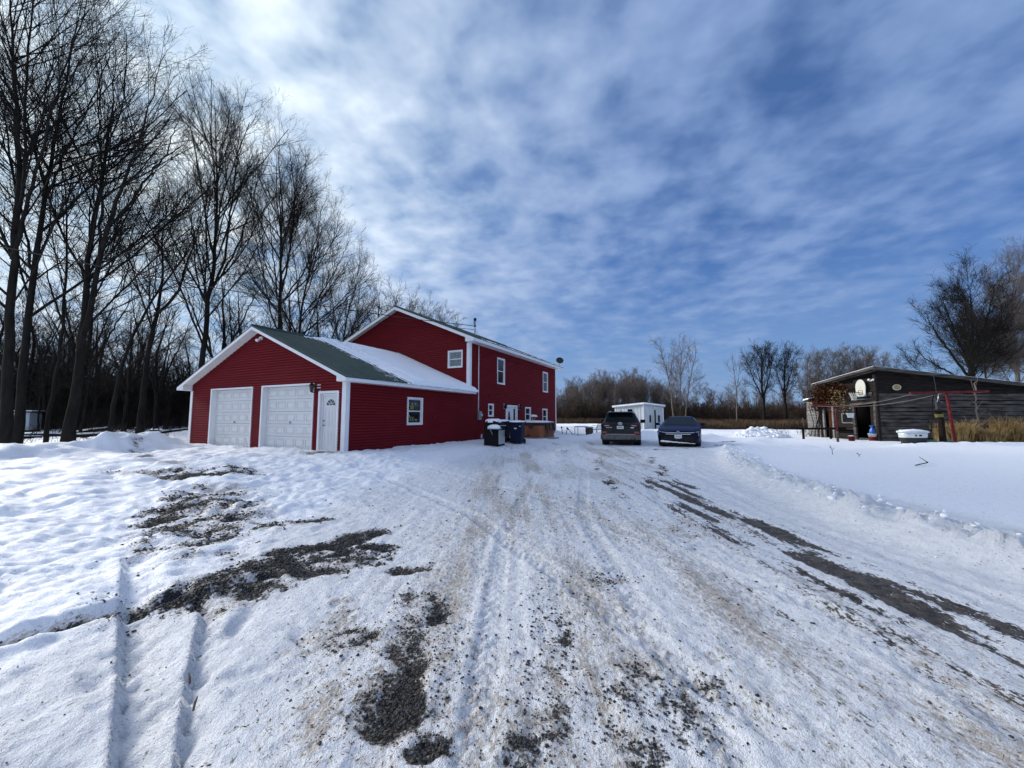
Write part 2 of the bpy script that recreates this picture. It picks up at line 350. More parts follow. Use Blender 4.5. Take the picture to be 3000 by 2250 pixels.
def gz(x, y, fine=True):
    x = np.asarray(x, float); y = np.asarray(y, float)
    z = .0 + .25 * sst(.5, -5.5, x - (y - 13.5) * .45) * sst(6, 12.5, y) + .10 * sst(10, 19, y) * sst(-2, 3, x) + .28 * sst(40, 75, y)
    bd, bs, run = seg_d(x, y, BANK)
    right = bs < 0
    infield = sst(.0, .6, np.where(right, bd, 0)) * sst(15.4, 13.2, y - np.maximum(0, x - 9) * .4)
    z = z + .115 * infield
    lump = fbm(x, y, 2.2, 4, 51); chunk = fbm(x, y, 7., 3, 57)
    wid = np.where(right, .60, .20)
    bank = np.exp(-(bd / wid) ** 2)
    z = z + (.25 + .16 * (lump - .5)) * bank + bank * (np.clip(chunk - .45, 0, 1) * .36 * np.where(right, 1, .3) + (fbm(x, y, 15., 2, 59) - .5) * .07 * np.where(right, 1, .35))
    for pts, h, w in (([(-15.6, 10.2), (-15.0, 12.0), (-14.3, 13.6), (-13.7, 15.0)], .36, .75), ([(-13.9, 13.9), (-13.4, 15.4)], .30, .6), ([(-17, 7), (-15.6, 10.2)], .14, .9),
                      ([(1.7, 14.6), (2.5, 17), (3.9, 20.5)], .09, .28), ([(5.9, 25.5), (9.5, 27.0)], .42, 1.1), ([(9.8, 22.6), (12.5, 25.0)], .30, .8), ([(8.3, 15.2), (9.0, 16.8)], .12, .4),
                      ([(9.6, 17.1), (13.0, 17.6)], .10, .45), ([(12.6, 20.6), (15.6, 24.8)], .12, .6), ([(1.4, 12.3), (1.9, 15.5)], .06, .25), ([(17.6, 17.6), (26, 17.0)], .14, .5)):
        d, _, _ = seg_d(x, y, pts); e = np.exp(-(d / w) ** 2)
        z = z + e * h * (.75 + .5 * lump) + e * (chunk - .5) * .10
    m = np.hypot((x - 16.7) / 1.7, (y - 26.6) / 1.1); pile = np.clip(1.15 - m, 0, 1)
    z = z + pile ** .8 * .52 * (.7 + .6 * lump) + np.clip(pile * 3, 0, 1) * (chunk - .5) * .30
    mound = sst(26, 30, y) * sst(48, 40, y)
    z = z + mound * (fbm(x, y, .35, 3, 71) - .35) * .5 * sst(1, 3, x) * sst(24, 18, x)
    if fine:
        drive = sst(5.0, 4.2, np.abs(x - 1.6 - np.maximum(0, y - 8) * .22))
        left = sst(-1.5, -4.5, x)
        rough = .020 * (1 - infield) + .075 * left * sst(3.5, 6, np.hypot(x, y)) + .03 * left
        z = z + rough * (fbm(x, y, 1.7, 5, 81) - .5) * 2 + (.013 + .018 * left) * (1 - .80 * infield) * (fbm(x, y, 9., 4, 87) - .5) * 2 + (.016 + .030 * left) * (1 - infield) * np.clip(fbm(x, y, 4.2, 3, 88) - .52, 0, 1) * 2.5 + (.006 + .006 * left) * (1 - infield) * (fbm(x, y, 24., 2, 89) - .5) * 2
        z = z + drive * .020 * (fbm(x * 5, y * .5, 1., 4, 91) - .5) * 2
        # tyre ruts in the near left corner
        for pts, w, dp in (([(-3.9, 4.1), (-2.98, 3.15), (-2.08, 2.23), (-1.4, 1.5)], .30, .085), ([(-2.9, 3.55), (-2.3, 3.05), (-1.75, 2.25), (-1.2, 1.5)], .17, .055), ([(-4.6, 3.6), (-3.4, 2.2), (-2.6, 1.2)], .26, .075)):
            d, s, run = seg_d(x, y, pts)
            prof = np.where(s > 0, sst(w, w * .12, d), sst(w * .10, 0, d))
            tread = .016 * np.sin(run * 30 + 5 * np.sin(d * 22)) * sst(w, w * .5, d) * (s > 0)
            z = z - dp * prof + tread * .6 + .018 * np.exp(-((d - .02) / .05) ** 2) * (s <= 0)
        for pts, w, dp in (([(.9, .5), (1.05, 6), (2.0, 11), (4.0, 16)], .11, .020), ([(2.3, .5), (2.4, 6), (3.4, 11), (5.4, 16)], .11, .018), ([(-.2, .5), (-.1, 5), (.6, 10), (2.6, 15)], .10, .016), ([(1.2, 2), (-.6, 6), (-3.0, 9.5), (-6.0, 11.5)], .12, .026), ([(2.4, 3), (.4, 7.5), (-2.2, 11), (-4.6, 12.8)], .12, .024), ([(3.9, .5), (3.95, 6), (4.7, 10.5), (6.2, 14)], .12, .022)):
            d, s, run = seg_d(x, y, pts); e = sst(w, w * .55, d)
            z = z - .65 * dp * e * (.6 + .8 * fbm(x, y, 1.3, 2, 95)) + .005 * e * np.sign(np.sin(run * 52 + 9 * np.abs(s) / w)) + dp * .3 * np.exp(-((d - w * 1.25) / (w * .3)) ** 2)
        d, s, run = seg_d(x, y, TRENCH); z = z - .06 * np.exp(-(d / .08) ** 2) + .03 * np.exp(-((d - .14) / .05) ** 2)
        # footprints
        rs = np.random.RandomState(3)
        for cx, cy, th in [(-2.2 + rs.rand() * 1.2 - .4, 1.7 + rs.rand() * 1.6, rs.rand() * 6) for _ in range(12)] + [(-9 + rs.rand() * 5, 6 + rs.rand() * 5, rs.rand() * 6) for _ in range(26)] + [(-2 + i * .42, 16.3 - i * .10 + (i % 2) * .25, .2) for i in range(9)]:
            X = (x - cx) * math.cos(th) + (y - cy) * math.sin(th); Y = -(x - cx) * math.sin(th) + (y - cy) * math.cos(th)
            e = np.exp(-((X / .14) ** 2 + (Y / .06) ** 2) ** 1.5); z = z - .032 * e
    return z
def gz1(x, y): return float(gz(np.array([x]), np.array([y]), False)[0])
# ------------------------------------------------------------------ ground: one snow sheet with bare gravel showing through
def build_ground():
    global nt
    a, du = 2.3, .0080
    ux = np.arange(-math.asinh(420 / a), math.asinh(420 / a), du)
    uy = np.arange(-math.asinh(30 / a), math.asinh(620 / a), du)
    xs = a * np.sinh(ux); ys = 1.9 + a * np.sinh(uy)
    X, Y = np.meshgrid(xs, ys); nx, ny = len(xs), len(ys)
    x, y = X.ravel(), Y.ravel()
    gv, stp, dirt, drive = masks(x, y)
    z = gz(x, y) - .022 * gv - .010 * stp
    i = (np.arange(ny - 1)[:, None] * nx + np.arange(nx - 1)[None, :]).ravel()
    F = np.stack([i, i + 1, i + 1 + nx, i + nx], 1)
    m = bpy.data.materials.new('snowy_ground'); m.use_nodes = True; nt = m.node_tree
    b = nt.nodes['Principled BSDF']
    tcn = N('ShaderNodeTexCoord').outputs['Object']
    def attr(n):
        q = N('ShaderNodeAttribute'); q.attribute_name = n; return q.outputs['Fac']
    ag, ast, ad = attr('gravel'), attr('strip'), attr('dirt')
    fine = NOISE(tcn, 38, 5, .65); mid = NOISE(tcn, 9, 5, .6); vfine = NOISE(tcn, 140, 3, .6)
    mp = N('ShaderNodeMapping'); mp.inputs['Scale'].default_value = (1, .38, 1); L(tcn, mp.inputs[0]); fs = NOISE(mp.outputs[0], 46, 5, .68)
    snow = MIX(RAMP(mid, [(.3, (0, 0, 0)), (.7, (1, 1, 1))]), (.84, .865, .90), (.895, .905, .92))
    ice = RAMP(MATH('ADD', NOISE(mp.outputs[0], 13, 5, .7), MATH('MULTIPLY', attr('drive'), .10)), [(.52, (0, 0, 0)), (.70, (1, 1, 1))])
    snow = MIX(MATH('MULTIPLY', ice, MATH('ADD', MATH('MULTIPLY', attr('drive'), .24), .06)), snow, (.50, .53, .58))
    dirtc = MIX(vfine, (.24, .195, .155), (.68, .63, .56))
    dm = RAMP(MATH('ADD', ad, MATH('MULTIPLY', MATH('SUBTRACT', fs, .5), 2.6)), [(.34, (0, 0, 0)), (.86, (.95, .95, .95))])
    c1 = MIX(dm, snow, dirtc)
    # single grains and chips of grit on the driven snow
    vor = N('ShaderNodeTexVoronoi'); vor.inputs['Scale'].default_value = 34; L(tcn, vor.inputs['Vector'])
    grit = MATH('MULTIPLY', MATH('LESS_THAN', vor.outputs['Distance'], .20), MATH('GREATER_THAN', MATH('ADD', ad, MATH('MULTIPLY', mid, .5)), .62))
    vsep = N('ShaderNodeSeparateColor'); L(vor.outputs['Color'], vsep.inputs[0])
    grit = MATH('MULTIPLY', grit, MATH('GREATER_THAN', vsep.outputs[0], .55))
    c2 = MIX(MATH('MULTIPLY', grit, .8), c1, (.11, .085, .065))
    stripc = MIX(RAMP(MATH('ADD', MATH('MULTIPLY', mid, .5), MATH('MULTIPLY', vfine, .5)), [(.43, (0, 0, 0)), (.57, (1, 1, 1))]), (.020, .018, .017), (.135, .112, .088))
    sm = RAMP(MATH('ADD', ast, MATH('MULTIPLY', MATH('SUBTRACT', fs, .5), 3.2)), [(.40, (0, 0, 0)), (.60, (1, 1, 1))])
    c3 = MIX(sm, c2, stripc)
    vg = N('ShaderNodeTexVoronoi'); vg.inputs['Scale'].default_value = 42; L(tcn, vg.inputs['Vector'])
    gcol = MIX(vg.outputs['Distance'], (.060, .058, .058), (.012, .012, .013))
    gcol = MIX(RAMP(NOISE(tcn, 3.5, 4, .6), [(.50, (0, 0, 0)), (.66, (.8, .8, .8))]), gcol, (.075, .052, .032))
    gm = RAMP(MATH('ADD', ag, MATH('MULTIPLY', MATH('SUBTRACT', fine, .5), 2.6)), [(.38, (0, 0, 0)), (.70, (1, 1, 1))])
    c4 = MIX(gm, c3, gcol)
    L(c4, b.inputs['Base Color'])
    b.inputs['Roughness'].default_value = .62; b.inputs['Specular IOR Level'].default_value = .35
    h = MATH('ADD', MATH('MULTIPLY', fine, .55), MATH('ADD', MATH('MULTIPLY', vfine, .34), MATH('MULTIPLY', mid, .8)))
    h = MATH('ADD', h, MATH('MULTIPLY', MATH('MULTIPLY', vg.outputs['Distance'], -1.4), gm))
    drv = attr('drive')
    bn = N('ShaderNodeBump'); bn.inputs['Distance'].default_value = .05
    L(MATH('ADD', MATH('MULTIPLY', drv, .45), .45), bn.inputs['Strength']); L(h, bn.inputs['Height']); L(bn.outputs[0], b.inputs['Normal'])
    o = np_mesh('ground', np.stack([x, y, z], 1), F, m, None, True); tag(o, kind='structure')
    for nm, v in (('gravel', gv), ('strip', stp), ('dirt', dirt), ('drive', drive)):
        at = o.data.attributes.new(nm, 'FLOAT', 'POINT'); at.data.foreach_set('value', v.astype(np.float32))
build_ground()

ICO = None
def ico():
    global ICO
    if ICO is None:
        t = (1 + 5 ** .5) / 2
        v = np.array([(-1, t, 0), (1, t, 0), (-1, -t, 0), (1, -t, 0), (0, -1, t), (0, 1, t), (0, -1, -t), (0, 1, -t), (t, 0, -1), (t, 0, 1), (-t, 0, -1), (-t, 0, 1)], float)
        v /= np.linalg.norm(v[0])
        f = np.array([(0, 11, 5), (0, 5, 1), (0, 1, 7), (0, 7, 10), (0, 10, 11), (1, 5, 9), (5, 11, 4), (11, 10, 2), (10, 7, 6), (7, 1, 8), (3, 9, 4), (3, 4, 2), (3, 2, 6), (3, 6, 8), (3, 8, 9), (4, 9, 5), (2, 4, 11), (6, 2, 10), (8, 6, 7), (9, 8, 1)])
        ICO = v, f
    return ICO
def stones(name, x, y, size, rs, mat, squash=.6, sink=.25):
    V, F = ico(); n = len(x)
    jit = 1 + (rs.rand(n, 12, 1) - .5) * .55
    P = V[None] * jit * np.stack([.75 + .6 * rs.rand(n), .6 + .4 * rs.rand(n), squash * (.7 + .5 * rs.rand(n))], 1)[:, None, :] * size[:, None, None]
    a = rs.rand(n) * 6.28; c, s = np.cos(a)[:, None], np.sin(a)[:, None]
    Q = np.stack([P[..., 0] * c - P[..., 1] * s, P[..., 0] * s + P[..., 1] * c, P[..., 2]], 2)
    Q += np.stack([x, y, gz(x, y) + size * (squash - sink) * .6], 1)[:, None, :]
    return np_mesh(name, Q.reshape(-1, 3), (F[None] + (np.arange(n) * 12)[:, None, None]).reshape(-1, 3), mat)
def build_gravel():
    rs = np.random.RandomState(11)
    xs, ys = [], []
    for cx, cy, a, b, (dx, dy), s in PATCH:
        near = math.hypot(cx, cy)
        if near > 13: continue
        n = int(min(16000, a * b * 24000 * min(1, (3.5 / near)))) + 100
        l = math.hypot(dx, dy); dx /= l; dy /= l
        p = (rs.rand(n) * 2 - 1) * a * 1.7; q = (rs.rand(n) * 2 - 1) * b * 1.7
        xs.append(cx + p * dx - q * dy); ys.append(cy + p * dy + q * dx)
    n = 2600; t = rs.rand(n); xs.append(-3.9 + t * 1.7 + (rs.rand(n) - .5) * .16); ys.append(1.9 + t * 1.8 + (rs.rand(n) - .5) * .16)
    n = 5200; xs.append(-4.5 + rs.rand(n) * 7); ys.append(1.5 + rs.rand(n) * 7)
    ns = 0
    for cx, cy, a, b, k in ((.55, 2.1, .62, .32, 1500), (.25, 2.85, .22, .55, 700), (.06, 1.86, .25, .2, 300), (.9, 3.7, .3, .2, 260), (-.55, 2.45, .35, .6, 900), (-1.1, 2.75, .3, .25, 260), (-2.9, 3.2, .5, .35, 300)):
        xs.insert(0, cx + a * .6 * rs.randn(k)); ys.insert(0, cy + b * .6 * rs.randn(k)); ns += k
    x, y = np.concatenate(xs), np.concatenate(ys)
    gv, stp, dirt, drv = masks(x, y)
    loose = np.zeros(len(x)); loose[-n:] = .04 + .35 * dirt[-n:]
    loose[:ns] = .42
    keep = rs.rand(len(x)) < np.maximum(np.clip(gv * 1.1, 0, .95), loose)
    x, y = x[keep], y[keep]; d = np.hypot(x, y)
    size = (.003 + .0075 * rs.rand(len(x)) ** 2.6) * (1 + np.clip(d - 2.2, 0, 6) * .20)
    o = stones('gravel', x, y, size, rs, STONE); tag(o, 'loose dark gravel lying in the bare patches of the driveway', 'gravel', kind='stuff')
    # chips and crumbs of snow thrown up by the plough along the bank
    n = 2600; t = rs.rand(n) * 14.5; px = np.interp(t, [0, 3.4, 4.2, 5, 6.3, 8.2, 11, 13.1, 14.8], [5.1, 4.95, 4.7, 4.62, 4.9, 5.35, 6.2, 7.2, 8.0]); 
    off = np.abs(rs.randn(n)) * .55 - .12 + .3 * (rs.rand(n) < .15) * rs.randn(n)
    o = stones('snow_crumbs', px + off, t + .3, (.005 + .05 * rs.rand(n) ** 9) * (.8 + t * .05), rs, SNOWM, .7, .5)
    tag(o, 'small lumps of snow scattered along the ploughed bank', 'snow', kind='stuff')
    n = 420; a = rs.rand(n) * 6.28; r = np.sqrt(rs.rand(n)); 
    o = stones('snow_chunks', 16.7 + 1.75 * r * np.cos(a), 26.5 + 1.1 * r * np.sin(a), .05 + .14 * rs.rand(n) ** 2, rs, SNOWM, .75, .45)
    tag(o, 'broken chunks of snow heaped in the pile beside the drive', 'snow', kind='stuff')
build_gravel()
def build_litter():
    rs = np.random.RandomState(5)
    x = np.concatenate([-4.5 + rs.rand(5200) * 8.2, -1.4 + rs.rand(2200) * .75, -.9 + rs.rand(1500) * .6])
    y = np.concatenate([1.5 + rs.rand(5200) ** 1.5 * 7.5, 1.6 + rs.rand(2200) * 1.8, 1.7 + rs.rand(1500) * 1.6])
    gv, stp, dirt, drv = masks(x, y)
    k = rs.rand(len(x)) < np.clip(.05 + dirt * .75 - gv * .25, 0, .8); x, y = x[k], y[k]; n = len(x)
    s = (.003 + .008 * rs.rand(n) ** 2)[:, None]; a = rs.rand(n) * 6.28
    d = np.stack([np.cos(a), np.sin(a), (rs.rand(n) - .4) * .5], 1); e = np.stack([-np.sin(a), np.cos(a), (rs.rand(n) - .5) * .8], 1)
    p = np.stack([x, y, gz(x, y) + .006], 1); up = np.array([0, 0, 1.])
    w = (.22 + .4 * rs.rand(n))[:, None]
    Q = np.stack([p - d * s * 1.3, p - e * s * w + up * s * .25, p + d * s * 1.3 + up * s * .5, p + e * s * w + up * s * .15], 1)
    o = np_mesh('leaf_litter', Q.reshape(-1, 3), np.arange(n * 4).reshape(n, 4), LEAFM)
    tag(o, 'scraps of dead leaf, bark and grass blown over the packed snow', 'leaf litter', kind='stuff')
build_litter()

# ------------------------------------------------------------------ the farmhouse with its attached garage
BX, BY, BROT = -5.697, 13.465, -R(26.1)
def at_house(x, y, z=0):
    c, s = math.cos(BROT), math.sin(BROT); return Vector((BX + x * c - y * s, BY + x * s + y * c, z))
def siding(mb, org, ud, nd, u_of_z, z0, z1, holes=(), course=.102, proud=.034):
    """clapboard courses on one wall: u_of_z(z) -> (u0, u1); holes are (u0, u1, z0, z1)"""
    org, ud, nd = Vector(org), Vector(ud), Vector(nd)
    P = lambda u, z, d: org + ud * u + Vector((0, 0, z)) + nd * d
    k = 0
    while z0 + k * course < z1 - 1e-6:
        a = z0 + k * course; b = min(z1, a + course); k += 1
        cuts = sorted({a, min(b, a + course * .66), b} | {h[j] for h in holes for j in (2, 3) if a < h[j] < b})
        for c, d in zip(cuts[:-1], cuts[1:]):
            (l0, r0), (l1, r1) = u_of_z(c), u_of_z(d); mid = (c + d) / 2
            hs = sorted((h[0], h[1]) for h in holes if h[2] < mid < h[3])
            gro = mid > a + course * .66
            oc = od = -.004
            if not gro: oc = proud * (1.2 - .3 * (c - a) / course); od = proud * (1.2 - .3 * (d - a) / course)
            segs = []; cur = None
            for h0, h1 in hs: segs.append((cur, h0)); cur = h1
            segs.append((cur, None))
            for s0, s1 in segs:
                A0 = l0 if s0 is None else s0; A1 = l1 if s0 is None else s0
                B0 = r0 if s1 is None else s1; B1 = r1 if s1 is None else s1
                if B0 <= A0 and B1 <= A1: continue
                mb.add([P(A0, c, oc), P(max(A0, B0), c, oc), P(max(A1, B1), d, od), P(A1, d, od)], [(0, 1, 2, 3)])
                if c == a: mb.add([P(A0, c, -.004), P(max(A0, B0), c, -.004), P(max(A0, B0), c, oc), P(A0, c, oc)], [(0, 1, 2, 3)])
                elif gro: mb.add([P(A0, c, proud * .97), P(max(A0, B0), c, proud * .97), P(max(A0, B0), c, oc), P(A0, c, oc)], [(0, 1, 2, 3)])
def on_wall(face, y_plane):
    """mapping wall coordinates (u right, z up, d outwards) to the house frame for its front or its right side"""
    if face == 'front': return lambda u, z, d: (u, y_plane - d, z)
    return lambda u, z, d: (y_plane + d, u, z)
def wbox(mb, T, u0, u1, z0, z1, d0, d1):
    p = [T(u, z, d) for d in (d0, d1) for u, z in ((u0, z0), (u1, z0), (u1, z1), (u0, z1))]
    return mb.add(p, [(0, 3, 2, 1), (4, 5, 6, 7), (0, 1, 5, 4), (1, 2, 6, 5), (2, 3, 7, 6), (3, 0, 4, 7)])
def frame(mb, T, u0, u1, z0, z1, w, d0, d1, bottom=True):
    wbox(mb, T, u0, u0 + w, z0, z1, d0, d1); wbox(mb, T, u1 - w, u1, z0, z1, d0, d1)
    wbox(mb, T, u0 + w, u1 - w, z1 - w, z1, d0, d1)
    if bottom: wbox(mb, T, u0 + w, u1 - w, z0, z0 + w, d0, d1)
def window(H, T, u0, u1, z0, z1, pane=PANE, split=.5, name='window'):
    mb = MB(); frame(mb, T, u0, u1, z0, z1, .075, -.05, .052)
    frame(mb, T, u0 + .077, u1 - .077, z0 + .077, z1 - .077, .028, -.045, .008)
    w = mb.build(name, WHITE, H, bevel=.006)
    zm = z0 + (z1 - z0) * split
    MBr = wbox(MB(), T, u0 + .08, u1 - .08, zm - .022, zm + .022, -.035, .014).build('sash_rail', WHITE, w)
    wbox(MB(), T, u0 + .1, u1 - .1, zm + .023, z1 - .1, -.045, -.020).build('pane', pane, w)
    wbox(MB(), T, u0 + .1, u1 - .1, z0 + .1, zm - .023, -.048, -.030).build('pane', pane, w)
    return w
def carriage_lamp(H, T, u, z, plate_du=.0):
    mb = MB(); wbox(mb, T, u - .09 + plate_du, u + .09 + plate_du, z - .17, z + .17, .015, .03)
    o = mb.build('wall_lamp', WHITE, H, bevel=.004)
    m = MB(); c = Vector(T(u, z, .16))
    m.lathe([(.002, .20), (.03, .17), (.085, .10), (.09, .085), (.03, .085)], 8, c)
    m.lathe([(.03, -.16), (.05, -.13), (.055, -.115), (.02, -.115)], 8, c)
    for j in range(6):
        a = j * math.pi / 3; m.beam(c + Vector((.053 * math.cos(a), .053 * math.sin(a), -.12)), c + Vector((.083 * math.cos(a), .083 * math.sin(a), .09)), .008, .008)
    m.tube([T(u + plate_du, z - .08, .03), T(u + plate_du * .6, z - .16, .09), T(u, z - .17, .16)], .014, 6)
    m.lathe([(.06, -.02), (.06, .02)], 10, T(u + plate_du, z - .08, .03), Matrix.Rotation(R(90), 3, 'X'))
    m.build('lantern', BLACK, o)
    MB().lathe([(.046, -.11), (.072, .08)], 8, c).build('lantern_glass', PANE, o)
def garage_door(H, T, u0, u1, z0, z1):
    """recessed overhead door: casing and reveal, five sections of raised panels, handle"""
    rec = .19
    mb = MB(); wbox(mb, T, u0, u0 + .09, z0, z1, -.02, .056); wbox(mb, T, u1 - .06, u1, z0, z1, -.02, .056); wbox(mb, T, u0 + .09, u1 - .06, z1 - .06, z1, -.02, .056)
    wbox(mb, T, u0 + .03, u0 + .088, z0, z1 - .065, -rec - .02, -.021); wbox(mb, T, u1 - .058, u1 - .02, z0, z1 - .065, -rec - .02, -.021); wbox(mb, T, u0 + .09, u1 - .06, z1 - .058, z1 - .02, -rec - .02, -.021)
    g = mb.build('garage_door', WHITE, H, bevel=.004)
    a, b = u0 + .092, u1 - .062; h = (z1 - .066 - z0 - .02) / 5; d = MB(); nc = 5
    for r_ in range(5):
        c0 = z0 + .02 + r_ * h; wbox(d, T, a, b, c0 + .005, c0 + h - .005, -rec, -rec + .028)
        cw = (b - a - .10) / nc
        for k in range(nc):
            p0, p1 = a + .05 + k * cw + .045, a + .05 + (k + 1) * cw - .045
            q0, q1 = c0 + .085, c0 + h - .085
            frame(d, T, p0, p1, q0, q1, .03, -rec + .028, -rec + .046)
            vs = [T(u, z, e) for e, i in ((-rec + .029, .034), (-rec + .048, .070)) for u, z in ((p0 + i, q0 + i), (p1 - i, q0 + i), (p1 - i, q1 - i), (p0 + i, q1 - i))]
            d.add(vs, [(4, 5, 6, 7), (0, 1, 5, 4), (1, 2, 6, 5), (2, 3, 7, 6), (3, 0, 4, 7)])
    d.build('door_panel', OFFW, g)
    m = MB(); um = (a + b) / 2; zh = z0 + .02 + 2 * h + .05
    wbox(m, T, um - .05, um + .05, zh - .02, zh + .02, -rec + .029, -rec + .05); wbox(m, T, um - .012, um + .012, zh - .06, zh + .06, -rec + .05, -rec + .07)
    m.build('door_handle', GREYM, g, bevel=.004)
    wbox(MB(), T, a, b, z0 - .01, z0 + .022, -rec - .005, -rec + .034).build('weather_seal', BLACK, g)
def build_house():
    H = thing('farmhouse', 'red clapboard two-storey house with white trim and an attached two-door garage', 'house', (BX, BY, 0), BROT)
    F0 = on_wall('front', 0.0); S0 = on_wall('side', 0.0); F1 = on_wall('front', 7.86)
    XL = -9.78; XM = XL / 2; YG = 7.86; YE = 21.1
    sl = (5.05 - 2.80) / (XM * -1 + .44)
    # -- garage front wall
    def gable(eave, peak): 
        def f(z):
            if z <= eave: return (XL, 0.)
            k = (z - eave) / (peak - eave); return (XL + (XM - XL) * k, XM * k)
        return f
    holes = [(-8.21, -5.22, .20, 2.67), (-4.65, -1.59, .20, 2.68), (-1.33, -.30, .20, 2.37)]
    mb = MB(); siding(mb, (0, 0, 0), (1, 0, 0), (0, -1, 0), gable(2.885, 4.94), .17, 4.94, holes)
    mb.build('garage_front_wall', RED, H)
    mb = MB(); siding(mb, (0, 0, 0), (0, 1, 0), (1, 0, 0), lambda z: (0, 8.5 if z < 2.62 else YG), .24, 2.72, [(3.06, 4.06, 1.12, 2.28)])
    mb.build('garage_side_wall', RED, H)
    m2 = MB(); m2.box(XL, XL + .02, 0.02, YG, .1, 2.70); m2.box(XL + .1, -.1, .30, .32, .1, 2.75); m2.box(-.12, -.10, .1, YG, .1, 2.70)
    m2.build('garage_inner_wall', DARKIN, H)
    for b_ in ((-.04, .012, .125, 8.9, -.2, .165), (XL, -8.25, -.005, .06, -.2, .16), (-.12, .05, -.06, .12, -.2, .12)): MB().box(*b_).build('foundation', CONC, H)
    for b_ in ((.004, .030, .13, 5.1, .165, .235), (.004, .028, 5.15, 8.9, .13, .235)): MB().box(*b_).build('base_trim', WHITE, H)
    garage_door(H, F0, -8.21, -5.22, .22, 2.67); garage_door(H, F0, -4.65, -1.59, .22, 2.68)
    # entrance door of the garage
    mb = MB(); frame(mb, F0, -1.33, -.30, .22, 2.37, .085, -.02, .056, False); wbox(mb, F0, -1.243, -1.20, .22, 2.28, -.13, -.021); wbox(mb, F0, -.43, -.387, .22, 2.28, -.13, -.021); wbox(mb, F0, -1.2, -.43, 2.22, 2.28, -.13, -.021)
    dr = mb.build('entrance_door', WHITE, H, bevel=.004)
    d = MB(); wbox(d, F0, -1.199, -.431, .26, 2.219, -.115, -.075)
    for (u0, u1, z0, z1) in ((-1.10, -.87, .42, .95), (-.76, -.53, .42, .95), (-1.10, -.87, 1.10, 1.72), (-.76, -.53, 1.10, 1.72)):
        frame(d, F0, u0, u1, z0, z1, .022, -.075, -.066); wbox(d, F0, u0 + .05, u1 - .05, z0 + .05, z1 - .05, -.075, -.068)
    d.build('door_leaf', OFFW, dr)
    fm = MB(); cx, cz, rr = -.815, 1.86, .235
    pts = [F0(cx + rr * math.cos(math.pi * i / 16), cz + rr * math.sin(math.pi * i / 16), -.074) for i in range(17)]
    fm.add([F0(cx, cz, -.074)] + pts, [(0, i, i + 1) for i in range(1, 17)]); fm.build('fan_light', PANE, dr)
    fb = MB(); fb.tube([F0(cx + rr * math.cos(math.pi * i / 16), cz + rr * math.sin(math.pi * i / 16), -.07) for i in range(17)], .016, 6)
    fb.tube([F0(cx - rr, cz, -.07), F0(cx + rr, cz, -.07)], .016, 6)
    fb.tube([F0(cx + .085 * math.cos(math.pi * i / 8), cz + .085 * math.sin(math.pi * i / 8), -.07) for i in range(9)], .011, 6)
    for i in (1, 2, 3, 4): 
        a_ = math.pi * i / 5; fb.tube([F0(cx + .08 * math.cos(a_), cz + .08 * math.sin(a_), -.07), F0(cx + rr * math.cos(a_), cz + rr * math.sin(a_), -.07)], .010, 6)
    fb.build('fan_light_bars', WHITE, dr)
    for z, nm in ((1.16, 'door_knob'), (1.32, 'deadbolt')): MB().lathe([(.03, 0), (.03, .012), (.014, .015), (.014, .035), (.03, .045), (.026, .065), (.002, .068)], 12, F0(-1.13, z, -.075), Matrix.Rotation(R(90), 3, 'X')).build(nm, GREYM, dr, smooth=True)
    wbox(MB(), F0, -1.25, -.38, .18, .235, -.13, .05).build('door_sill', CONC, dr)
    window(H, S0, 3.06, 4.06, 1.12, 2.28)
    gw = [o for o in H.children if o.name.startswith('window')][-1]
    for u0, z0 in ((3.17, 1.78), (3.17, 1.30)): wbox(MB(), S0, u0, u0 + .36, z0, z0 + .16, -.028, -.016).build('yellow_sticker', YELLOW, gw)
    for u0, z0 in ((3.23, 1.80), (3.23, 1.32), (3.37, 1.33)): wbox(MB(), S0, u0, u0 + .07, z0, z0 + .11, -.017, -.014).build('sticker_print', BLACK, gw)
    for u0, z0 in ((3.40, 2.0), (3.62, 2.02), (3.66, 1.33), (3.18, 2.03), (3.24, 1.50)): MB().rbox(S0(u0 + .03, z0, -.016), (.008, .055, .05)).build('paper_tag', SHEDW, gw)
    carriage_lamp(H, F0, -1.56, 2.50, .20)
    # corner posts
    def corner(nm, x0, x1, y0, y1, z0, z1, leg):       # L-shaped corner trim: one leg on the front, the other round the side
        o_ = -1 if x1 > -1 else 1; xo = x1 if x1 > -1 else x0; w_ = .046
        p = [(xo, y0), (xo + o_ * (x1 - x0), y0), (xo + o_ * (x1 - x0), y0 + w_), (xo + o_ * w_, y0 + w_), (xo + o_ * w_, y0 + leg), (xo, y0 + leg)]
        MB().extr([(a_, b_, z0) for a_, b_ in p], (0, 0, z1 - z0)).build(nm, WHITE, H)
    corner('garage_corner_post', -.14, .052, -.052, 0, .17, 2.66, .17); corner('garage_corner_post', XL - .052, XL + .12, -.052, 0, .17, 2.62, .16)
    # -- garage roof
    xe, ze, xr, zr = .44, 2.80, XM, 5.05
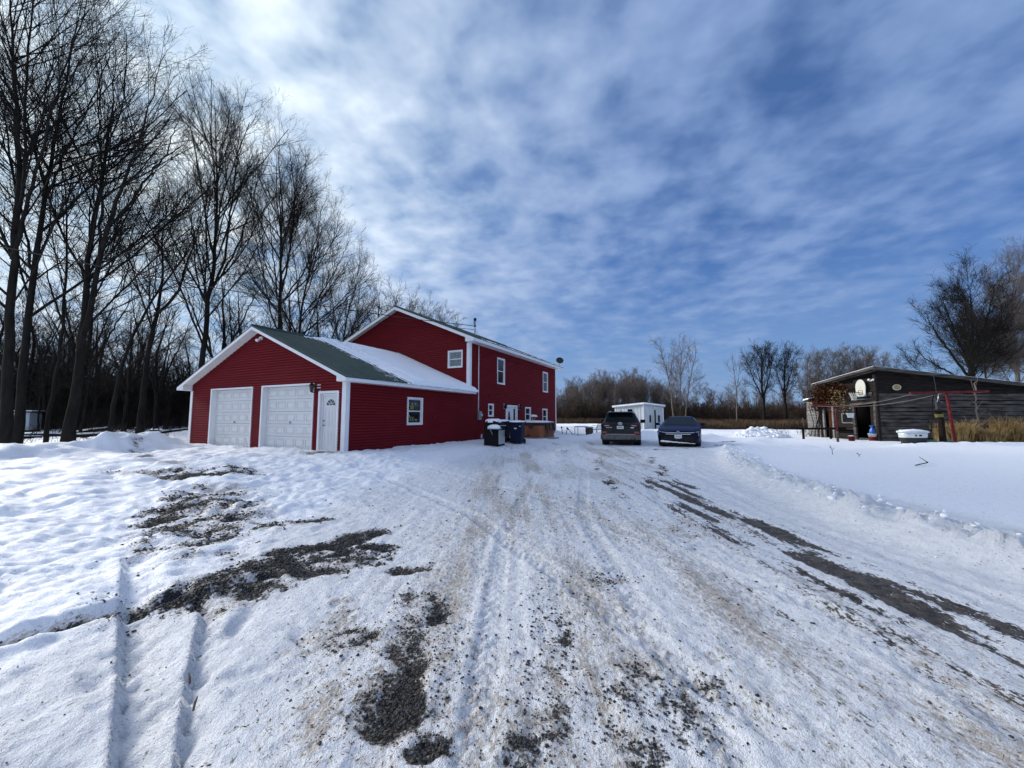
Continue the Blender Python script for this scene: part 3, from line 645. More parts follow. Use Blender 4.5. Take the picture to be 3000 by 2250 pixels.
    def roof(name, y0, y1, xe, ze, xr, zr, ribs=True, parent=H):
        mb = MB(); t = .035
        for s in (1, -1):
            X = lambda q: xr + s * (q - xr)
            e = [(X(xr), y0, zr), (X(xe), y0, ze), (X(xe), y0, ze - t), (X(xr), y0, zr - t)]
            mb.extr(e, (0, y1 - y0, 0))
            if ribs:
                n = int((y1 - y0) / .23)
                for i in range(n + 1):
                    y = y0 + .04 + i * (y1 - y0 - .08) / n
                    nx = (zr - ze); nz = (xe - xr); l = math.hypot(nx, nz); nx, nz = nx / l * .034, nz / l * .034
                    p = [(X(xr), y - .028, zr + .001), (X(xr), y - .012, zr + nz), (X(xr), y + .012, zr + nz), (X(xr), y + .028, zr + .001)]
                    mb.extr(p, Vector((X(xe) - X(xr), 0, ze - zr)))
        mb.tube([(xr, y0, zr + .015), (xr, y1, zr + .015)], .06, 8)
        return mb.build(name, GREEN, parent)
    gr = roof('garage_roof', -.42, YG, xe, ze, xr, zr)
    # fascia, rake boards, soffits of garage then house
    def trim(nm, y0, y1, xe, ze, xr, zr, ywall, hf, back):
        fa = MB(); t = .037; s_ = (zr - ze) / (xe - xr)
        for s in (1, -1):
            X = lambda q: xr + s * (q - xr)
            for yy, o_ in ((y0, 1), (y1, -1)) if back else ((y0, 1),):
                fa.extr([(X(xr), yy, zr - t), (X(xe - .012), yy, ze - t + .004), (X(xe - .012), yy, ze - t - hf), (X(xr), yy, zr - t - hf)], (0, .022 * o_, 0))
            fa.extr([(X(xe), y0, ze - t), (X(xe - .02), y0, ze - t), (X(xe - .02), y0, ze - t - hf), (X(xe), y0, ze - t - hf)], (0, y1 - y0, 0))
        fa.build(nm + '_fascia', WHITE, H)
        so = MB(); zs = ze - t - hf + .012
        for s in (1, -1):
            X = lambda q: xr + s * (q - xr)
            for ya, yb in ((y0 + .024, ywall[0] - .016),) + (((ywall[1] + .016, y1 - .024),) if back else ()):
                n = 26
                for i in range(n):      # ribbed vinyl soffit along the rake
                    q0 = xr + (xe - .03 - xr) * i / n; q1 = xr + (xe - .03 - xr) * (i + .94) / n; zz0 = zr - t - .06 - s_ * (q0 - xr); zz1 = zr - t - .06 - s_ * (q1 - xr)
                    so.extr([(X(q0), ya, zz0), (X(q1), ya, zz1), (X(q1), ya, zz1 - .008), (X(q0), ya, zz0 - .008)], (0, yb - ya, 0))
            xa, xb = sorted((X(xe - .022), X(-.001 if s else 0)))
            so.box(xa, xb, y0 + .024, y1, zs - .012, zs)
            # boxed return closing the eave at the gable
            so.extr([(X(xe - .022), y0 + .023, zs), (X(-.03), y0 + .023, zs), (X(-.03), y0 + .023, ze - t - .02 + s_ * (xe + .03) * .72), (X(xe - .022), y0 + .023, ze - t - .02)], (0, ywall[0] - y0 - .04, 0))
        so.build(nm + '_soffit', WHITE, H)
    trim('garage', -.42, YG - .002, xe, ze, xr, zr, (0, YG), .115, False)
    # floodlight under the peak
    f = MB(); f.rbox((XM + .05, -.06, 4.60), (.16, .08, .12)); fl = f.build('floodlight', WHITE, H, bevel=.01)
    q = MB()
    for a_ in (-1, 1): q.lathe([(.02, 0), (.035, .05), (.065, .13), (.06, .15), (.002, .155)], 12, (XM + .05 + a_ * .06, -.11, 4.57), Euler((R(125), 0, R(-25 * a_))).to_matrix())
    q.build('flood_bulb', WHITE, fl, smooth=True)
    # snow lying on the right slope of the garage roof, bare towards the front
    ny, nx_ = 120, 70
    yy = np.linspace(.9, YG - .02, ny); qq = np.linspace(0, 1, nx_); YY, QQ = np.meshgrid(yy, qq)
    edge = 2.55 + .55 * (fbm(QQ * 9, YY * .2, 1., 3, 3) - .5) + 1.3 * (fbm(YY * 9, QQ * .9, 1., 3, 4) - .5) + .8 * (fbm(QQ * 40, YY * .5, 1., 3, 4) - .5) - .35 * QQ - .9 * sst(.12, 0, QQ)
    th = .14 * sst(0, 1.7, YY - edge) + .05 * (YY - edge > 0) - .05 + .05 * (fbm(YY, QQ * 5, 1.2, 4, 8) - .5) * sst(0, .5, YY - edge)
    bare = np.exp(-(((YY - 3.75 - QQ * 1.2) / .32) ** 2 + ((QQ - .16) / .16) ** 2)); th = th - .22 * bare * (fbm(QQ * 40, YY * 1.5, 1, 2, 6) > .42)
    th = np.where(QQ > .97, th * np.clip((1 - QQ) / .03, 0, 1) ** .5, th)
    lim = np.clip((YY - 1.2) * .02, 0, .06)
    XX = xr + .02 + (xe + .015 + .05 * sst(6.4, 7.8, YY) - xr) * QQ; ZZ = zr - sl * (XX - xr) + .012 + np.maximum(th, -.04) * 1.0 - .03 * sst(.985, 1, QQ)
    i = (np.arange(nx_ - 1)[:, None] * ny + np.arange(ny - 1)[None, :]).ravel()
    np_mesh('roof_snow', np.stack([XX.ravel(), YY.ravel(), ZZ.ravel()], 1), np.stack([i, i + 1, i + 1 + ny, i + ny], 1), SNOWM, gr, True)
    # frozen lip of snow at the eave, thicker near the house, with icicles
    lp = MB(); rs = random.Random(4)
    pts = []; rad = []
    for i in range(46):
        y = 3.2 + i * (YG - 3.1) / 45; pts.append((xe + .02 + rs.uniform(-.012, .012), y, ze - .01 + rs.uniform(-.012, .012))); rad.append((.022 + .055 * max(0, (y - 4.5) / 3.4)) * rs.uniform(.75, 1.2))
    lp.tube(pts, rad, 7)
    for i in range(16):
        y = 4.8 + i * .19 + rs.uniform(-.06, .06); l = rs.uniform(.04, .16); lp.tube([(xe + .03, y, ze - .05), (xe + .03, y + .005, ze - .06 - l)], [.012, .002], 5)
    lp.build('eave_ice', SNOWM, gr, smooth=True)
    # -- house walls
    he, hp = 5.69, 7.75
    mb = MB(); siding(mb, (0, YG, 0), (1, 0, 0), (0, -1, 0), gable(he, hp), 2.60, hp, [(-1.36, -.41, 4.08, 5.03)]); mb.build('front_wall', RED, H)
    hs = [(10.88, 11.87, 3.42, 5.02), (18.22, 19.28, 3.36, 4.93), (9.82, 10.46, 1.47, 2.22), (12.0, 13.66, .12, 2.20), (14.91, 15.88, 1.17, 2.14), (18.12, 19.12, .90, 2.09)]
    mb = MB(); siding(mb, (0, 0, 0), (0, 1, 0), (1, 0, 0), lambda z: (8.5 if z < 2.62 else YG, YE), .24, 5.42, hs); mb.build('side_wall', RED, H)
    mb = MB(); mb.box(XL, XL + .02, YG, YE, .1, he); mb.box(XL, -.05, YE - .02, YE, .1, he); mb.extr([(XL, YE - .02, he), (0, YE - .02, he), (XM, YE - .02, hp)], (0, .018, 0))
    mb.box(-.12, -.1, YG + .1, YE - .05, .1, he); mb.box(XL + .1, -.12, YG + .1, YG + .12, 2.6, he)
    mb.build('rear_wall', RED, H)
    mb = MB(); mb.box(-.04, .012, 8.95, YE, -.2, .22); mb.build('house_foundation', CONC, H)
    window(H, F1, -1.36, -.41, 4.08, 5.03, CURTAIN)
    window(H, S0, 10.88, 11.87, 3.42, 5.02); window(H, S0, 18.22, 19.28, 3.36, 4.93)
    window(H, S0, 9.82, 10.46, 1.47, 2.22); window(H, S0, 14.91, 15.88, 1.17, 2.14); window(H, S0, 18.12, 19.12, .90, 2.09)
    # front door with oval light and a side light
    mb = MB(); frame(mb, S0, 12.0, 13.66, .12, 2.20, .10, -.05, .056, False); wbox(mb, S0, 13.02, 13.10, .12, 2.10, -.05, .02)
    fd = mb.build('front_door', WHITE, H, bevel=.004)
    wbox(MB(), S0, 12.1, 13.02, .14, 2.10, -.045, -.02).build('door_leaf', OFFW, fd)
    ov = MB(); c = S0(12.55, 1.25, -.018); ov.lathe([(.002, .004), (.17, .002), (.17, 0)], 24, c, Matrix.Rotation(R(90), 3, 'Y'), 3.6, 1); ov.build('oval_light', PANE, fd)
    ow = MB(); ow.tube([S0(12.55 + .18 * math.cos(a), 1.25 + .62 * math.sin(a), -.012) for a in (2 * math.pi * i / 28 for i in range(29))], .018, 6); ow.build('oval_light_rim', WHITE, fd)
    wbox(MB(), S0, 13.10, 13.56, .14, 2.10, -.045, -.025).build('side_panel', OFFW, fd)
    wbox(MB(), S0, 13.20, 13.44, .35, 1.98, -.024, -.018).build('side_light', PANE, fd)
    carriage_lamp(H, S0, 11.80, 2.12); carriage_lamp(H, S0, 13.98, 2.12)
    corner('house_corner_post', -.15, .052, YG - .052, 0, 2.66, 5.38, .19); corner('house_corner_post', XL - .052, XL + .13, YG - .052, 0, 2.6, 5.38, .19)
    MB().box(.0, .052, YE - .12, YE + .03, .24, 5.38).build('house_corner_post', WHITE, H)
    hr = roof('house_roof', YG - .42, YE + .55, .52, 5.58, XM, 7.86)
    trim('house', YG - .42, YE + .55, .52, 5.58, XM, 7.86, (YG, YE), .16, True)
    # thin crust of snow along the house eave and verge
    rs = random.Random(8); cr = MB(); pts = [(.50 + rs.uniform(-.02, .02), 8.2 + i * .27, 5.60 + rs.uniform(-.005, .014)) for i in range(50)]
    cr.tube(pts, [rs.uniform(.012, .038) for _ in pts], 6)
    cr.build('eave_snow', SNOWM, hr, smooth=True)
    # service mast, meter box and pipes on the right wall
    ms = MB(); ms.tube([(.03, 8.74, 1.75), (.03, 8.74, 5.35)], .032, 8); ms.build('electric_conduit', WHITE, H, smooth=True)
    ms = MB(); ms.tube([(.22, 8.02, 5.5), (.22, 8.02, 6.60)], .030, 8); sm = ms.build('service_mast', GREYM, H, smooth=True)
    wh = MB(); wh.lathe([(.03, -.02), (.075, 0), (.08, .08), (.06, .13), (.002, .15)], 12, (.22, 8.02, 6.58)); wh.torus((.22, 8.02, 6.28), .05, .022, n=12)
    for a_ in (-.05, .0, .05):
        wh.tube([(.22 + a_, 7.98, 6.58), (.26 + a_, 7.9, 6.42), (.30 + a_ * .6, 7.9, 6.25), (.24, 7.93, 6.20), (.2, 7.95, 6.27)], .011, 5)
    wh.build('weatherhead', BLACK, sm, smooth=True)
    gy = MB(); gy.tube([(.22, 8.02, 6.16), (.05, 8.9, 5.84)], .008, 4); gy.tube([(.22, 8.02, 6.1), (.10, 8.45, 5.82)], .008, 4); gy.build('guy_wire', GREYM, sm)
    mt = MB(); mt.box(.02, .17, 8.62, 8.90, 1.30, 1.76); mtr = mt.build('meter_box', GREYM, H, bevel=.01)
    MB().lathe([(.085, 0), (.085, .05), (.07, .10), (.002, .11)], 16, (.17, 8.76, 1.56), Matrix.Rotation(R(90), 3, 'Y')).build('meter_dial', SHEDW, mtr, smooth=True)
    pv = MB(); pv.tube([(.045, 8.53, .0), (.045, 8.53, .72)], .026, 8); pv.build('vent_pipe', REDP, H)
    wbox(MB(), S0, 9.02, 9.16, .30, .52, .0, .05).build('outlet_box', SHEDW, H, bevel=.005)
    wbox(MB(), S0, 4.78, 4.92, 1.40, 1.50, .0, .05).build('wall_vent', REDP, H, bevel=.005); wbox(MB(), S0, 10.0, 10.12, 2.66, 2.80, .0, .06).build('wall_vent', REDP, H, bevel=.005)
    return H
HOUSE = build_house()
# dish on the far corner of the roof
D = thing('satellite_dish', 'dark grey satellite dish at the far eave corner of the red house', 'satellite dish', at_house(.35, 21.2, 5.66), BROT)
Md = Euler((R(62), 0, R(28))).to_matrix()
m = MB(); m.lathe([(.002, .0), (.12, .012), (.22, .04), (.31, .09), (.315, .082), (.22, .028), (.12, -.004), (.002, -.014)], 24, (.02, 0, .44), Md); m.build('dish', CASTIRON, D, smooth=True)
m = MB(); m.tube([(0, 0, .0), (0, .02, .22), (0, .06, .42)], .022, 8); m.tube([(-.18, .1, .0), (0, .03, .25)], .012, 6); m.build('mount', GREYM, D)
m = MB(); m.tube([Vector((.02, 0, .44)) + Md @ Vector((0, -.29, .08)), Vector((.02, 0, .44)) + Md @ Vector((0, -.20, .40))], .012, 6); m.rbox(Vector((.02, 0, .44)) + Md @ Vector((0, -.17, .42)), (.06, .06, .1)); m.build('feed_arm', BLACK, D)
# overhead cables
def cable(name, label, a, b, sag, r):
    a, b = Vector(a), Vector(b); pts = [a.lerp(b, i / 28) - Vector((0, 0, sag * 4 * (i / 28) * (1 - i / 28))) for i in range(29)]
    o = MB().tube(pts, r, 6).build(name, WIRE, None, True); return tag(o, label, 'power cable')
mast = at_house(.2, 7.95, 6.28)
cable('power_line', 'thick overhead cable running from the roof mast out over the garage', mast, (-16.2, 11.5, 6.75), .25, .018)
cable('power_line', 'thinner overhead cable passing behind the gable to the roof mast', at_house(.2, 8.0, 6.10), (-30, 32, 11.5), .3, .014)
# ------------------------------------------------------------------ vehicles
def car_shell(st):
    """loft a body through stations (y_low, y_top, half width, sill, belt, roof half width, roof)"""
    rows = []
    for yl, yt, w, zb, belt, wr, roof in st:
        hp = [(w * .80, zb, 0), (w * .965, zb + .07, 0), (w, zb + .24, 0), (w * 1.0, belt - .24, 0), (w * .985, belt - .07, 0), (w * .95, belt, 0),
              (w * .95 + (wr - w * .95) * .88, belt + (roof - belt) * .86, .86), (wr * .84, roof - .016, 1), (wr * .45, roof - .002, 1), (0, roof, 1)]
        half = [(x, yl + (yt - yl) * t, z) for x, z, t in hp]
        rows.append(half + [(-x, y, z) for x, y, z in half[-2::-1]])
    n = len(rows[0]); k = len(rows)
    V = [p for r in rows for p in r]
    quad = lambda i, j: (i * n + j, (i + 1) * n + j, (i + 1) * n + (j + 1), i * n + (j + 1))
    return V, n, k, quad
def car_parts(T, st, paint, front_glass, rear_glass, side_glass):
    V, n, k, quad = car_shell(st)
    gl = {}
    for i in front_glass:
        for j in range(6, n - 7): gl[(i, j)] = 'windscreen'
    for i in rear_glass:
        for j in range(6, n - 7): gl[(i, j)] = 'rear_window'
    for i in side_glass: gl[(i, 5)] = 'side_window'; gl[(i, n - 7)] = 'side_window'
    F = [quad(i, j) for i in range(k - 1) for j in range(n - 1) if (i, j) not in gl or True]
    mb = MB().add(V, F + [tuple(range(n)), tuple(range((k - 1) * n, k * n))[::-1]])
    mb.add([], [tuple([i * n for i in range(k)] + [i * n + n - 1 for i in range(k)][::-1])])
    body = mb.build('body', paint, T, True)
    e = body.modifiers.new('edge', 'EDGE_SPLIT'); e.split_angle = R(32)
    for nm in ('windscreen', 'rear_window'):
        fs = [key for key, v in gl.items() if v == nm]
        if fs: glass(T, nm, V, [quad(*key) for key in fs])
    for s in (5, n - 7):
        for i in side_glass: glass(T, 'side_window', V, [quad(i, s)], .90)
    return body
def glass(T, nm, V, fs, sh=.955):
    ids = sorted({i for f in fs for i in f}); c = sum((Vector(V[i]) for i in ids), Vector()) / len(ids)
    no = Vector()
    for f in fs: a, b, d = (Vector(V[f[q]]) for q in (0, 1, 2)); no += (b - a).cross(d - a)
    no.normalize()
    if no.dot(c - Vector((0, c.y, .9))) < 0: no = -no
    vs = [c + (Vector(V[i]) - c) * sh + no * .007 for i in ids]; mp = {i: q for q, i in enumerate(ids)}
    MB().add(vs, [tuple(mp[i] for i in f) for f in fs]).build(nm, CARGL, T, True)
def wheel(T, x, y, r, w=.22):
    s = 1 if x > 0 else -1; M = Matrix.Rotation(R(90) * s, 3, 'Y')
    t = MB().lathe([(r * .62, -w / 2), (r * .9, -w / 2), (r * .985, -w * .36), (r, -w * .2), (r, w * .2), (r * .985, w * .36), (r * .9, w / 2), (r * .62, w / 2)], 28, (x, y, r), M).build('wheel', TYRE, T, True)
    m = MB(); m.lathe([(.002, .03), (.05, .035), (.06, .02)], 12, (x, y, r), M)
    m.lathe([(r * .6, w / 2 - .01), (r * .64, w / 2 + .004), (r * .58, w / 2 - .02)], 24, (x, y, r), M)
    for q in range(10):
        a = q * math.pi / 5; d = M @ Vector((math.cos(a), math.sin(a), 0)); m.beam(Vector((x, y, r)) + d * .05 + M @ Vector((0, 0, .03)), Vector((x, y, r)) + d * r * .6 + M @ Vector((0, 0, w / 2 - .03)), .035, .02, M @ Vector((0, 0, 1)))
    m.build('rim', GREYM, t)
    MB().lathe([(r * 1.02, w * .1), (r * 1.2, w * .1), (r * 1.2, -w * .9), (r * 1.02, -w * .9)], 24, (x, y, r + .02), M).build('arch_liner', BLACK, t)
def build_suv():
    x, y = 5.14, 18.75; z = gz1(5.4, 19.8)
    T = thing('parked_car', 'dark road-grimed sport utility vehicle parked with its tailgate towards the viewer', 'car', (x, y, z - .03), -R(18))
    st = [(.02, .05, .80, .40, 1.02, .70, 1.10), (.10, .16, .88, .36, 1.08, .70, 1.16), (.34, .52, .925, .32, 1.13, .615, 1.615), (1.25, 1.25, .935, .30, 1.12, .64, 1.665), (2.3, 2.3, .935, .30, 1.09, .64, 1.665),
          (3.2, 2.9, .93, .30, 1.05, .61, 1.59), (3.75, 3.75, .92, .30, 1.02, .74, 1.07), (4.4, 4.4, .90, .32, .94, .70, .99), (4.66, 4.66, .76, .36, .76, .60, .82)]
    car_parts(T, st, SUVP, [5], [1], [2, 3, 4])
    b = MB(); b.extr([(-.93, .45, .31), (-.93, .10, .31), (-.78, -.045, .31), (.78, -.045, .31), (.93, .10, .31), (.93, .45, .31)], (0, 0, .25)); bp = b.build('rear_bumper', SUVD, T, bevel=.03)
    MB().box(-.66, .66, -.062, -.04, .555, .585).build('bumper_strip', GREYM, bp)
    MB().box(-.62, .62, -.058, -.046, .37, .50).build('skid_plate', SUVD, bp, bevel=.006)
    m = MB(); m.lathe([(.06, 0), (.06, .16), (.05, .16), (.05, .02)], 14, (.50, -.055, .37), Matrix.Rotation(R(-90), 3, 'X')); m.lathe([(.06, 0), (.06, .16), (.05, .16)], 14, (.64, -.055, .37), Matrix.Rotation(R(-90), 3, 'X')); m.build('exhaust_tip', CASTIRON, bp)
    MB().box(-.76, .76, .1, 1.0, .20, .31).build('undertray', BLACK, T)
    for s in (-1, 1):
        m = MB(); m.extr([(s * .875, .02, .90), (s * .915, .22, .92), (s * .905, .24, 1.10), (s * .83, .10, 1.12), (s * .55, .02, 1.05), (s * .46, .015, .97), (s * .62, .0, .955)], (0, -.035, .0))
        tl = m.build('tail_light', LAMPR, T, bevel=.008); MB().box(*sorted((s * .52, s * .74)), -.045, -.02, .965, .985).build('reverse_lamp', LAMPW, tl)
        MB().box(*sorted((s * .62, s * .86)), -.02 - .01, .06, .60, .70).build('rear_reflector', LAMPR, T, bevel=.01)
        m = MB(); m.rbox((s * 1.04, 3.05, 1.16), (.25, .12, .18), (0, 0, s * .2)); m.beam((s * .90, 3.08, 1.06), (s * 1.0, 3.05, 1.09), .05, .05); m.build('wing_mirror', BLACK, T, bevel=.03)
        m = MB(); m.tube([(s * .56, .85, 1.64), (s * .57, .95, 1.675), (s * .58, 1.6, 1.69), (s * .57, 2.5, 1.675), (s * .56, 2.6, 1.64)], .014, 6); m.build('roof_rail', CHROME, T)
        MB().rbox((s * .945, 2.0, .98), (.03, .18, .03)).build('door_handle', CHROME, T); MB().rbox((s * .945, 1.05, .99), (.03, .18, .03)).build('door_handle', CHROME, T)
    m = MB(); m.extr([(-.60, .52, 1.625), (.60, .52, 1.625), (.56, .27, 1.59), (-.56, .27, 1.59)], (0, 0, .028)); m.build('spoiler', SUVP, T, bevel=.01)
    m = MB(); m.extr([(0, .55, 1.62), (0, .72, 1.66), (0, .60, 1.73)], (.03, 0, 0)); m.build('antenna_fin', BLACK, T)
    MB().tube([(.0, .10, 1.17), (.22, .14, 1.21), (.42, .15, 1.22)], .012, 5).build('rear_wiper', BLACK, T)
    p = MB().box(-.155, .155, -.03, .0, .82, .965).build('licence_plate', PLATE, T, bevel=.01)
    m = MB()
    for i, h in enumerate((.05, .06, .05, .06, .055)): m.box(-.11 + i * .045, -.083 + i * .045, -.034, -.030, .87, .87 + h)
    m.build('plate_mark', INK, p)
    MB().box(-.42, .42, -.018, .02, .985, 1.012).build('tailgate_trim', BLACK, T)
    m = MB(); m.torus((0, -.005, 1.075), .075, .010, Matrix.Rotation(R(90), 3, 'X') @ Matrix.Diagonal((1.25, .72, 1)).to_3x3(), 22, 6)
    m.beam((-.045, -.008, 1.04), (-.02, -.008, 1.11), .012, .012); m.beam((.02, -.008, 1.04), (.045, -.008, 1.11), .012, .012); m.beam((-.035, -.008, 1.07), (.035, -.008, 1.08), .012, .012); m.build('oval_emblem', CHROME, T)
    text_mesh('tailgate_lettering', 'SANTA FE', .062, CHROME, T, (-.53, -.008, .885), (R(90), 0, 0))
    MB().box(.47, .62, -.006, .02, .865, .895).build('trim_badge', CHROME, T)
    for wx, wy in ((-.80, .95), (.80, .95), (-.80, 3.66), (.80, 3.66)): wheel(T, wx, wy, .36, .24)
    return T
build_suv()
def build_sedan():
    x, y = 7.50, 17.85; z = gz1(7.9, 18.8)
    T = thing('parked_car', 'deep blue four-door sedan parked facing the viewer with snow on its front lip', 'car', (x, y, z - .02), -R(26))
    st = [(.0, .03, .78, .24, .68, .62, .745), (.14, .16, .875, .20, .76, .70, .80), (.6, .6, .92, .18, .86, .72, .885), (1.2, 1.22, .925, .18, .95, .73, .985), (1.55, 2.15, .925, .18, .98, .545, 1.385),
          (2.7, 2.7, .925, .18, 1.0, .56, 1.425), (3.6, 3.35, .925, .18, 1.02, .55, 1.37), (4.25, 4.2, .915, .20, 1.01, .62, 1.06), (4.66, 4.66, .82, .26, .93, .62, .99)]
    car_parts(T, st, SEDP, [3], [6], [4, 5])
    g = MB(); g.extr([(-.80, .06, .56), (-.74, -.02, .56), (.74, -.02, .56), (.80, .06, .56), (.76, .06, .26), (.66, -.035, .25), (-.66, -.035, .25), (-.76, .06, .26)][0:4], (0, 0, -.30)); gr = g.build('grille', BLACK, T, bevel=.02)
    m = MB()
    for i in range(5): m.box(-.6, .6, -.028, -.018, .30 + i * .045, .312 + i * .045)
    m.build('grille_bar', CASTIRON, gr)
    m = MB(); m.tube([(-.86, .13, .735), (-.76, .04, .70), (-.52, -.014, .672), (0, -.03, .662), (.52, -.014, .672), (.76, .04, .70), (.86, .13, .735)], .014, 6); m.build('light_bar', LAMPW, T)
    m = MB(); m.tube([(-.52, -.03, .606), (0, -.04, .598), (.52, -.03, .606)], .014, 6); m.build('bumper_trim', CHROME, T)
    for s in (-1, 1):
        m = MB(); m.extr([(s * .885, .17, .745), (s * .80, .055, .71), (s * .80, .055, .48), (s * .865, .13, .50)], (s * .012, -.018, 0)); m.build('headlight', CARGL, T)
        m = MB()
        for zz in (.56, .62, .67): m.rbox((s * .835, .072, zz), (.05, .02, .022), (0, 0, s * .75))
        m.build('lamp_element', LAMPW, T)
        m = MB(); m.rbox((s * 1.02, 1.62, 1.03), (.20, .11, .12), (0, 0, -s * .2)); m.beam((s * .90, 1.62, .97), (s * 1.0, 1.62, 1.0), .05, .04); m.build('wing_mirror', SEDP, T, bevel=.03)
        m = MB(); m.beam((s * .70, 1.34, .99), (s * .535, 2.14, 1.375), .035, .03); m.build('windscreen_pillar', SEDP, T)
    text_mesh('bonnet_lettering', 'KIA', .075, CHROME, T, (0, .0, .718), (R(82), 0, 0), .005)
    p = MB().box(-.155, .155, -.062, -.04, .425, .565).build('licence_plate', PLATE, T, bevel=.008)
    text_mesh('plate_lettering', 'LTM 4564', .062, INK, p, (0, -.064, .49), (R(90), 0, 0), .002)
    MB().box(-.10, .10, -.064, -.05, .40, .424).build('plate_holder', SHEDW, p)
    rs = random.Random(2); m = MB(); pts = [(-.74 + i * .055, -.05 - .02 * rs.random(), .285 - i * .0035 + rs.uniform(-.008, .008)) for i in range(27)]
    m.tube(pts, [(.045 - .0013 * i) * rs.uniform(.6, 1.15) for i in range(27)], 7); m.build('snow_lip', SNOWM, T, True)
    MB().box(-.70, .70, .02, .9, .12, .20).build('undertray', BLACK, T)
    MB().rbox((.46, 1.42, 1.035), (.18, .06, .01), (R(35), 0, .1)).build('dashboard_paper', PLATE, T)
    for wx, wy in ((-.80, .92), (.80, .92), (-.80, 3.62), (.80, 3.62)): wheel(T, wx, wy, .34, .21)
build_sedan()

# ------------------------------------------------------------------ yard things beside the house
def snow_pad(name, poly_c, sx, sy, h, parent, rot=0., seed=1, wrap=.0):
    """a soft rounded cushion of snow"""
    n, k = 26, 7; rs = np.random.RandomState(seed); vs = []; fs = []
    c, s = math.cos(rot), math.sin(rot)
    for i in range(k):
        t = i / (k - 1); r = 1 - t ** 2.6 * .999; 
        for j in range(n):
            a = 2 * math.pi * j / n; ca, sa = math.cos(a), math.sin(a); q = 1 / max(abs(ca), abs(sa)) ** .72
            X = sx / 2 * r * q * ca * (1 + .04 * rs.randn() * (i < k - 1)); Y = sy / 2 * r * q * sa; Z = h * (1 - (1 - t) ** 1.9) * (1 + .10 * rs.randn() * (0 < i)) - wrap * (i == 0)
            vs.append((poly_c[0] + X * c - Y * s, poly_c[1] + X * s + Y * c, poly_c[2] + Z))
    fs = [(i * n + j, i * n + (j + 1) % n, (i + 1) * n + (j + 1) % n, (i + 1) * n + j) for i in range(k - 1) for j in range(n)] + [tuple(range((k - 1) * n, k * n))]
    return MB().add(vs, fs).build(name, SNOWM, parent, True)
def build_grill():
    T = thing('barbecue_grill', 'black barbecue grill with snow on its hood and side shelf by the red wall', 'grill', (-.80, 18.05, gz1(-.8, 18) - .04), -R(25))
    MB().box(-.36, .36, -.34, .34, .05, .78).build('cabinet', BLACK, T, bevel=.012)
    m = MB(); m.box(.36, .385, -.30, .30, .12, .74); d = m.build('door', STEEL, T, bevel=.01)
    m = MB(); m.tube([(.39, .20, .45), (.42, .21, .50), (.42, .21, .64), (.39, .20, .69)], .012, 6); m.build('handle', BLACK, d)
    m = MB(); pr = [(.36, .80), (.37, .92), (.33, 1.06), (.22, 1.15), (.0, 1.18), (-.22, 1.15), (-.34, 1.04), (-.37, .92), (-.36, .80)]
    m.extr([(x, -.36, z) for x, z in pr], (0, .72, 0)); h = m.build('hood', BLACK, T, bevel=.015)
    MB().tube([(.38, -.28, .93), (.44, -.28, .95), (.44, .28, .95), (.38, .28, .93)], .014, 6).build('hood_handle', STEEL, h)
    snow_pad('hood_snow', (-.03, 0, 1.15), .62, .74, .10, h, 0, 3, .06)
    m = MB(); m.box(-.02, .56, -.66, -.36, .80, .84); m.beam((.1, -.62, .80), (.1, -.36, .55), .03, .03); s = m.build('side_shelf', STEEL, T, bevel=.008)
    snow_pad('shelf_snow', (.24, -.50, .84), .56, .30, .15, s, 0, 5)
    m = MB(); m.box(-.46, -.36, -.30, .30, .78, .82); m.build('rear_shelf', CASTIRON, T)
    for a in (-.3, .3):
        for b in (-.28, .28): MB().lathe([(.03, .0), (.04, .03), (.03, .06)], 10, (a, b, 0)).build('castor', BLACK, T)
build_grill()
def build_bin(x, y, rz, label, seed):
    T = thing('wheeled_bin', label, 'bin', (x, y, gz1(x, y) - .03), rz, 'navy wheeled bins by the hot tub')
    def ring(w, d, z): return [(-w / 2, -d / 2, z), (w / 2, -d / 2, z), (w / 2, d / 2, z), (-w / 2, d / 2, z)]
    r = ring(.52, .56, .06) + ring(.56, .62, .45) + ring(.62, .74, .98) + ring(.66, .78, .98) + ring(.66, .78, 1.03)
    b = MB().add(r, [(3, 2, 1, 0)] + [(k * 4 + i, k * 4 + (i + 1) % 4, k * 4 + 4 + (i + 1) % 4, k * 4 + 4 + i) for k in range(4) for i in range(4)] + [(16, 17, 18, 19)]).build('bin_body', NAVY, T, bevel=.018)
    MB().extr([(-.35, -.42, 1.03), (.35, -.42, 1.03), (.35, .40, 1.05), (-.35, .40, 1.05)], (0, 0, .045)).build('lid', NAVY, T, bevel=.015)
    m = MB(); m.tube([(-.26, .40, 1.0), (-.26, .46, 1.02), (.26, .46, 1.02), (.26, .40, 1.0)], .016, 6); m.build('handle', NAVY, T)
    for s in (-1, 1): MB().lathe([(.03, -.03), (.12, -.03), (.13, 0), (.12, .03), (.03, .03)], 16, (s * .30, .30, .13), Matrix.Rotation(R(90), 3, 'Y')).build('wheel', TYRE, T)
    for b_ in ((-.06, .06, -.365, -.335, .74, .80), (.20, .26, -.38, -.33, .86, .90)): MB().box(*b_).build('sticker', PLATE, T)
    snow_pad('lid_snow', (0, 0, 1.07), .70, .84, .085, T, 0, seed)
build_bin(.26, 19.45, -R(16), 'navy wheeled bin capped with snow, standing against the hot tub', 7)
build_bin(-.50, 19.75, -R(24), 'navy wheeled bin half hidden behind the barbecue grill', 9)
